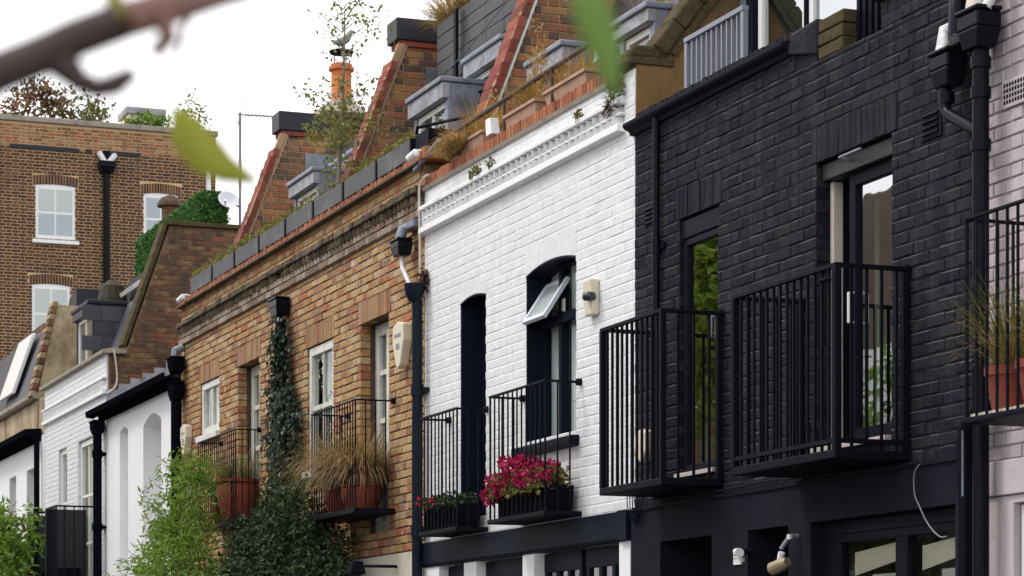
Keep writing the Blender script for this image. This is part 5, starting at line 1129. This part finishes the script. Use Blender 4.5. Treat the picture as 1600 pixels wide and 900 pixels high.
downpipe('thin black drainpipe on the farthest white house', -39.86,-.08,5.4,0,.045,'pipe_far',hop=False,collars=(4.3,))

# ================================================================ tall brown brick building across the end
XE = -58.0
H = thing('end_building', 'tall dark brown brick building closing the street under a plain parapet', 'building', (XE,4,0))
E1, E2, E3 = op(3.13,4.06,11.85,13.10,.05,depth=.12), op(5.67,6.50,11.9,13.07,.05,depth=.12), op(3.05,3.94,9.45,10.78,.04,depth=.12)
w = wall_sheet('wall', H, -6.0, 7.41, 0, 14.55, [E1,E2,E3], M['end_mortar'], y=.010, loc=(XE,0,0), rotz=rad(90), back=8)
arch = []
for o_ in (E1,E2,E3): arch.append(op(o_['x0']-.07,o_['x1']+.07,o_['z1']-.0,o_['z1']+.29))
allp = courses(-2.5, 7.41, 6.0, 14.5, .0745, [E1,E2,E3]+arch, joint=.016)
lay(w, [p for p in allp if p[3] < 13.98], 'end', .004, .002, world=lambda s,z:(XE,s,z), limit=280)
up = MB().box(3,3.01,.03,.04,14,14.01).build('upper_brickwork', M['end_mortar'], w)
lay(up, [p for p in allp if p[3] >= 13.98], 'end_pale', .004, .002, world=lambda s,z:(XE,s,z), limit=0)
for o_ in (E1,E2,E3):
    n = 15; pcs = []
    for i in range(n):
        a = o_['x0']-.06+i*(o_['x1']-o_['x0']+.12)/n; r_ = .05*(1-(2*(i+.5)/n-1)**2); pcs.append((a+.008, a+(o_['x1']-o_['x0']+.12)/n-.006, o_['z1']+r_, o_['z1']+.225+r_, 'soldier'))
    lay(up, pcs, 'end', .004, .002, world=lambda s,z:(XE,s,z), limit=0)
    f = MB().box(o_['x0'],o_['x1'],.02,.1,o_['z0'],o_['z1']+.06).build('window', M['frame'], w, bevel=.01)
    x0, x1, z0, z1 = o_['x0'], o_['x1'], o_['z0'], o_['z1']; zm = (z0+z1)/2+.02; xm = (x0+x1)/2
    big = o_ is not E3
    for a, b, c_, e_ in ((x0+.07,xm-.02,z0+.12,zm-.03),(xm+.02,x1-.07,z0+.12,zm-.03),(x0+.07,xm-.02,zm+.03,z1-.07),(xm+.02,x1-.07,zm+.03,z1-.07)):
        MB().box(a,b,.012,.02,c_,e_).build('pane', M['zinc'] if (c_ < zm and big) or o_ is E2 else M['blind'], f)
        MB().box(a,b,.006,.009,c_,e_).build('pane_glass', M['glass_far'], f)
    MB().box(x0-.08,x1+.08,-.08,.02,z0-.09,z0-.005).build('sill', M['frame'], f, bevel=.01)
MB().box(-6,7.46,-.07,.4,14.552,14.68).build('coping', M['stone'], w, bevel=.02)
for a, b in ((2.54,4.15),(4.9,5.6),(4.3,4.45)): MB().box(a,b,-.02,.012,13.93,14.02).build('lead_patch', M['lead_dark'], w)
t = thing('drainpipe', 'black drainpipe with pale elbows on the tall end building', 'drainpipe', (XE+.12,4.77,0))
part(MB().tube([(XE+.1,4.77,9.0),(XE+.1,4.77,13.5)], .075, 10), 'pipe', M['pipe'], t, smooth=2)
part(hopper(MB(), XE+.14,4.77,13.48,.36,.36,.22), 'hopper', M['pipe'], t)
part(MB().tube([(XE+.02,4.62,13.95),(XE+.1,4.66,13.85),(XE+.13,4.72,13.72)], .07, 8), 'swan_neck', M['pipe_white'], t, smooth=2); part(MB().tube([(XE+.02,4.98,13.92),(XE+.1,4.92,13.85),(XE+.13,4.82,13.72)], .07, 8), 'swan_neck', M['pipe_white'], t, smooth=2)
part(MB().box(XE+.02,XE+.12,4.70,4.85,13.72,14.0), 'outlet', M['iron'], t)
t = thing('drainpipe', 'white plastic pipe at the right edge of the tall end building', 'drainpipe', (XE+.06,7.22,9)); part(MB().tube([(XE+.06,7.22,8),(XE+.06,7.22,14.0)], .06, 8), 'pipe', M['white_plastic'], t, smooth=2)
t = thing('roof_lantern', 'pale glazed roof box on the end building behind its parapet', 'roof light', (XE-1,5.8,14.6))
part(MB().hexa([(XE-1.4,5.3,14.5),(XE-.4,5.3,14.5),(XE-.4,6.3,14.5),(XE-1.4,6.3,14.5),(XE-1.3,5.42,15.05),(XE-.5,5.42,15.05),(XE-.5,6.25,15.05),(XE-1.3,6.25,15.05)]), 'glazing', M['cream'], t); part(MB().box(XE-1.5,XE-.45,5.36,6.32,15.05,15.22), 'lead_top', M['lead_pale'], t, bevel=.02)
for c, r_, n, mk, lab in (((XE-.7,3.2,15.05),(.6,.75,.55),1300,'red_leaf','reddish autumn shrub on the end building roof'),((XE-.7,4.35,15.0),(.5,.6,.55),700,'yg_leaf','yellow green shrub beside the reddish one on the end building roof'),((XE-.3,5.85,14.75),(.25,.45,.25),500,'bamboo','feathery green plant before the roof box on the end building'),((XE-.5,7.0,15.0),(.3,.35,.6),260,'yg_leaf','small sprigs at the right corner of the end building roof')):
    mb = MB(); cloud_leaves(mb, c, r_, n, .13, .075, shell=.15, clump=16); st = MB().tube([(c[0],c[1],14.5),(c[0],c[1]+.05,c[2])], .02, 5).tube([(c[0],c[1],14.6),(c[0],c[1]+r_[1]*.5,c[2]+r_[2]*.6)], .012, 5)
    plant('roof_shrub', lab, 'shrub', (c[0],c[1],14.6), [('stems', st, 'trunk'), ('leaves', mb, mk)], 'plants on the end building roof')

# ================================================================ shrubs along the foot of the far houses
def shrub(lab, base, blobs, mk, l, w, name='shrub'):
    mb, st = MB(), MB()
    for c, r_, n in blobs:
        cloud_leaves(mb, c, r_, n, l, w, shell=.25, clump=16, droop=.5); st.tube([base, ((base[0]+c[0])/2,(base[1]+c[1])/2,c[2]*.6), c], [.03,.02,.006], 5)
    plant(name, lab, 'shrub', base, [('stems', st, 'trunk'), ('leaves', mb, mk)])
shrub('bright green feathery shrub before the low white house', (-27.2,-.85,0), [((-26.75,-.8,3.80),(.35,.25,.30),520),((-26.4,-.75,3.6),(.35,.25,.35),420),((-27.3,-.8,3.45),(.55,.3,.35),800),((-26.9,-.8,3.1),(.7,.35,.45),1100),((-28.0,-.85,3.0),(.5,.3,.35),560),((-28.4,-.85,2.65),(.6,.35,.35),620),((-27.3,-.85,2.55),(1.1,.4,.5),1300),((-26.3,-.8,2.8),(.5,.3,.5),600),((-27.9,-.8,3.5),(.2,.2,.18),70),((-28.9,-.9,2.85),(.3,.25,.15),80),((-26.9,-.8,4.05),(.2,.15,.12),50)], 'bamboo', .10, .026)
shrub('leafy green shrub at the foot of the farthest white house, left of the balcony', (-39.2,-.85,0), [((-39.4,-.85,3.9),(.6,.35,.42),900),((-39.2,-.85,3.3),(.9,.45,.6),1300),((-38.6,-.85,2.9),(.6,.4,.5),600)], 'bamboo', .15, .06)
shrub('yellowish green shrub against the charcoal balcony panel', (-36.9,-.9,0), [((-36.8,-.9,3.75),(.5,.35,.4),800),((-37.0,-.9,3.2),(.6,.4,.6),1000)], 'bamboo', .14, .05)

# ================================================================ the other side of the street (seen in the glass)
def opposite(x0, x1, wallm, roofm, lab, zt=6.3, rt=8.7):
    H = thing('opposite_house', lab, 'house', ((x0+x1)/2,-10.2,0))
    ops = [op(x0+.5+i*1.9, x0+1.5+i*1.9, z, z+1.6) for i in range(int((x1-x0)/1.9)) for z in (.9, 3.5)]
    # face looks to +y: local x runs against world x
    ops2 = [op(-(o['x1']), -(o['x0']), o['z0'], o['z1'], depth=.2) for o in ops]
    wall_sheet('wall', H, -x1, -x0, 0, zt, ops2, M[wallm], y=0, loc=(0,-10.2,0), rotz=rad(180))
    for o in ops:
        grid_window(H, o['x0'],o['x1'],o['z0'],o['z1'],-10.38,'frame',2,2,.07,.03,.06)
        part(MB().box(o['x0']-.1,o['x1']+.1,-10.8,-10.75,o['z0']-.1,o['z1']+.1), 'dark_room', M['room'], H)
    part(MB().prism_x([(-10.5,zt),(-11.5,rt),(-15,rt),(-15,zt)], x0, x1), 'roof', M[roofm], H)
    part(MB().box(x0,x1,-10.35,-10.12,zt-.25,zt+.05), 'parapet', M['white_smooth'], H)
    cx_ = x0+.9 if x0 < -40 or x0 > -30 else x1-.75
    part(MB().box(cx_-.2,cx_+.25,-12.4,-11.6,zt,rt+.75), 'chimney', M['gable'], H); part(MB().lathe([(.13,0),(.12,.5)], (cx_,-12,rt+.75), 10), 'chimney_pot', M['pot'], H)
opposite(-34.2,-28.6,'white_smooth','far_roof','white house across the street under a brown tiled roof', 6.3, 9.1)
opposite(-40.4,-34.3,'brown','far_roof','brown brick house across the street behind the reflected tree')
opposite(-47.,-40.5,'white_smooth','slate','far tall white house across the street with a slate roof', 8.7, 9.8)
opposite(-28.5,-22.,'stock','slate','stock brick house across the street with a slate roof')
opposite(-21.9,-15.,'white_smooth','far_roof','white house across the street nearest the viewer',5.4,7.)
def street_tree(lab, x, y, h, rx, n, mk='bamboo'):
    t = thing('street_tree', lab, 'tree', (x,y,0))
    part(MB().tube([(x,y,0),(x+.05,y,h*.35),(x,y+.05,h*.6),(x,y,h*.85)], [.16,.13,.08,.02], 8), 'trunk', M['trunk'], t, smooth=2)
    mb = MB()
    for _ in range(9):
        q = unit(R); cloud_leaves(mb, (x+q.x*rx*.6,y+q.y*rx*.5,h*.68+q.z*h*.22), (rx*.55,rx*.5,h*.14), n//9, .16, .10, shell=.2, clump=10)
    part(mb, 'crown', M[mk], t)
street_tree('leafy street tree across the road reflected in the narrow glazed door', -34.6, -9.1, 9.4, 1.6, 11000, 'bright_tree')
street_tree('smaller street tree across the road reflected in the half open door', -29.4, -9.2, 5.9, 1.0, 4200)

# ================================================================ overhanging tree close to the camera
t = thing('overhanging_tree', 'blurred dark branch with olive leaves hanging close to the viewer', 'tree', (-.9,-8.7,0))
part(MB().tube([(-.9,-8.7,0),(-.92,-8.68,1.2),(-.95,-8.6,2.4),(-1.0,-8.5,3.4)], [.11,.09,.07,.04], 12), 'trunk', M['bark'], t, smooth=2)
part(MB().tube([(-.95,-8.6,2.3),(-1.15,-7.9,1.98),(-1.25,-7.3,1.86),(-1.317,-7.004,1.856),(-1.31,-6.985,1.8685),(-1.302,-6.966,1.8765),(-1.295,-6.948,1.886),(-1.287,-6.926,1.895)], [.03,.02,.014,.0112,.0110,.0108,.0104,.0102], 12), 'branch', M['bark'], t, smooth=2)
part(MB().tube([(-1.287,-6.926,1.895),(-1.298,-6.90,1.907),(-1.328,-6.864,1.927),(-1.40,-6.801,1.962),(-1.45,-6.70,2.03)], [.0102,.0098,.009,.0075,.004], 10), 'branch', M['bark_red'], t, smooth=2)
part(MB().tube([(-1.298,-6.956,1.874),(-1.295,-6.946,1.8635),(-1.291,-6.938,1.8595),(-1.288,-6.929,1.8618),(-1.2845,-6.9195,1.8685)], [.0095,.0062,.0055,.0060,.0034], 10), 'twig', M['bark'], t, smooth=2)
part(MB().tube([(-1.290,-6.905,1.902),(-1.288,-6.901,1.889),(-1.291,-6.908,1.880)], [.0062,.0052,.0034], 8), 'twig', M['bark_red'], t, smooth=2)
part(MB().tube([(-1.287,-6.926,1.895),(-1.288,-6.929,1.903),(-1.289,-6.931,1.912)], [.0085,.0055,.004], 8), 'twig', M['near_leaf'], t, smooth=2)
part(MB().tube([(-1.33,-6.866,1.925),(-1.45,-6.85,1.95),(-1.573,-6.835,1.933),(-1.572,-6.831,1.918)], [.003,.002,.0012,.001], 6), 'twig', M['bark'], t, smooth=2)
part(MB().tube([(-1.45,-6.70,2.03),(-1.25,-6.72,1.98),(-1.03,-6.775,1.90),(-1.0166,-6.779,1.864)], [.003,.002,.0016,.001], 6), 'twig', M['bark'], t, smooth=2)
def big_leaf(pts, wmax, mat, n=10, side=None):
    P_ = [Vector(p) for p in pts]; mb = MB(); rows = []
    for i in range(n+1):
        k = i/n*(len(P_)-1); a = min(int(k), len(P_)-2); p = P_[a].lerp(P_[a+1], k-a)
        d = (P_[a+1]-P_[a]).normalized(); v = (CAM-p).normalized(); s = d.cross(v).normalized(); s = (s+v*.35).normalized()
        w_ = wmax*.5*(math.sin(math.pi*min(1,(i/n)**.72))**.8 if 0 < i < n else .02)
        rows.append((p-s*w_+v*w_*.25, p, p+s*w_+v*w_*.25))
    for r_ in rows: mb.v += [tuple(x) for x in r_]
    for i in range(n):
        for k in (0,1): mb.f.append((3*i+k,3*i+k+1,3*i+k+4,3*i+k+3))
    o = part(mb, 'leaf', M[mat], t, smooth=True); m = o.modifiers.new('s','SOLIDIFY'); m.thickness = .0004
big_leaf([(-1.572,-6.832,1.920),(-1.566,-6.817,1.893),(-1.561,-6.803,1.881),(-1.553,-6.780,1.871)], .027, 'near_leaf')
big_leaf([(-1.0166,-6.7790,1.8639),(-1.0153,-6.7753,1.8513),(-1.0137,-6.7711,1.8357),(-1.0121,-6.7671,1.8202),(-1.0110,-6.7642,1.8061)], .0185, 'near_leaf2')

# loose cables by the party line and along the black fascia
t = thing('wall_cable', 'tangle of thin cables where the black and white houses meet above the fascia', 'cable', (-16.4,-.05,2.8))
for k in range(4):
    part(MB().tube(curve([(-16.42+.03*k,-.03,2.97-.03*k),(-16.36+.05*k,-.07,2.84-.02*k),(-16.30+.03*k,-.06,2.72-.02*k),(-16.22+.02*k,-.05,2.74),(-16.25+.05*k,-.04,2.86),(-16.05+.09*k,-.04,2.85+.01*k)]), .004, 5), 'cable', M['iron'], t)
part(MB().tube([(-16.0,-.05,2.84),(-15.2,-.05,2.81),(-14.2,-.05,2.83),(-13.0,-.055,2.80),(-12.3,-.05,2.79)], .008, 6), 'fascia_cable', M['black_smooth'], t)
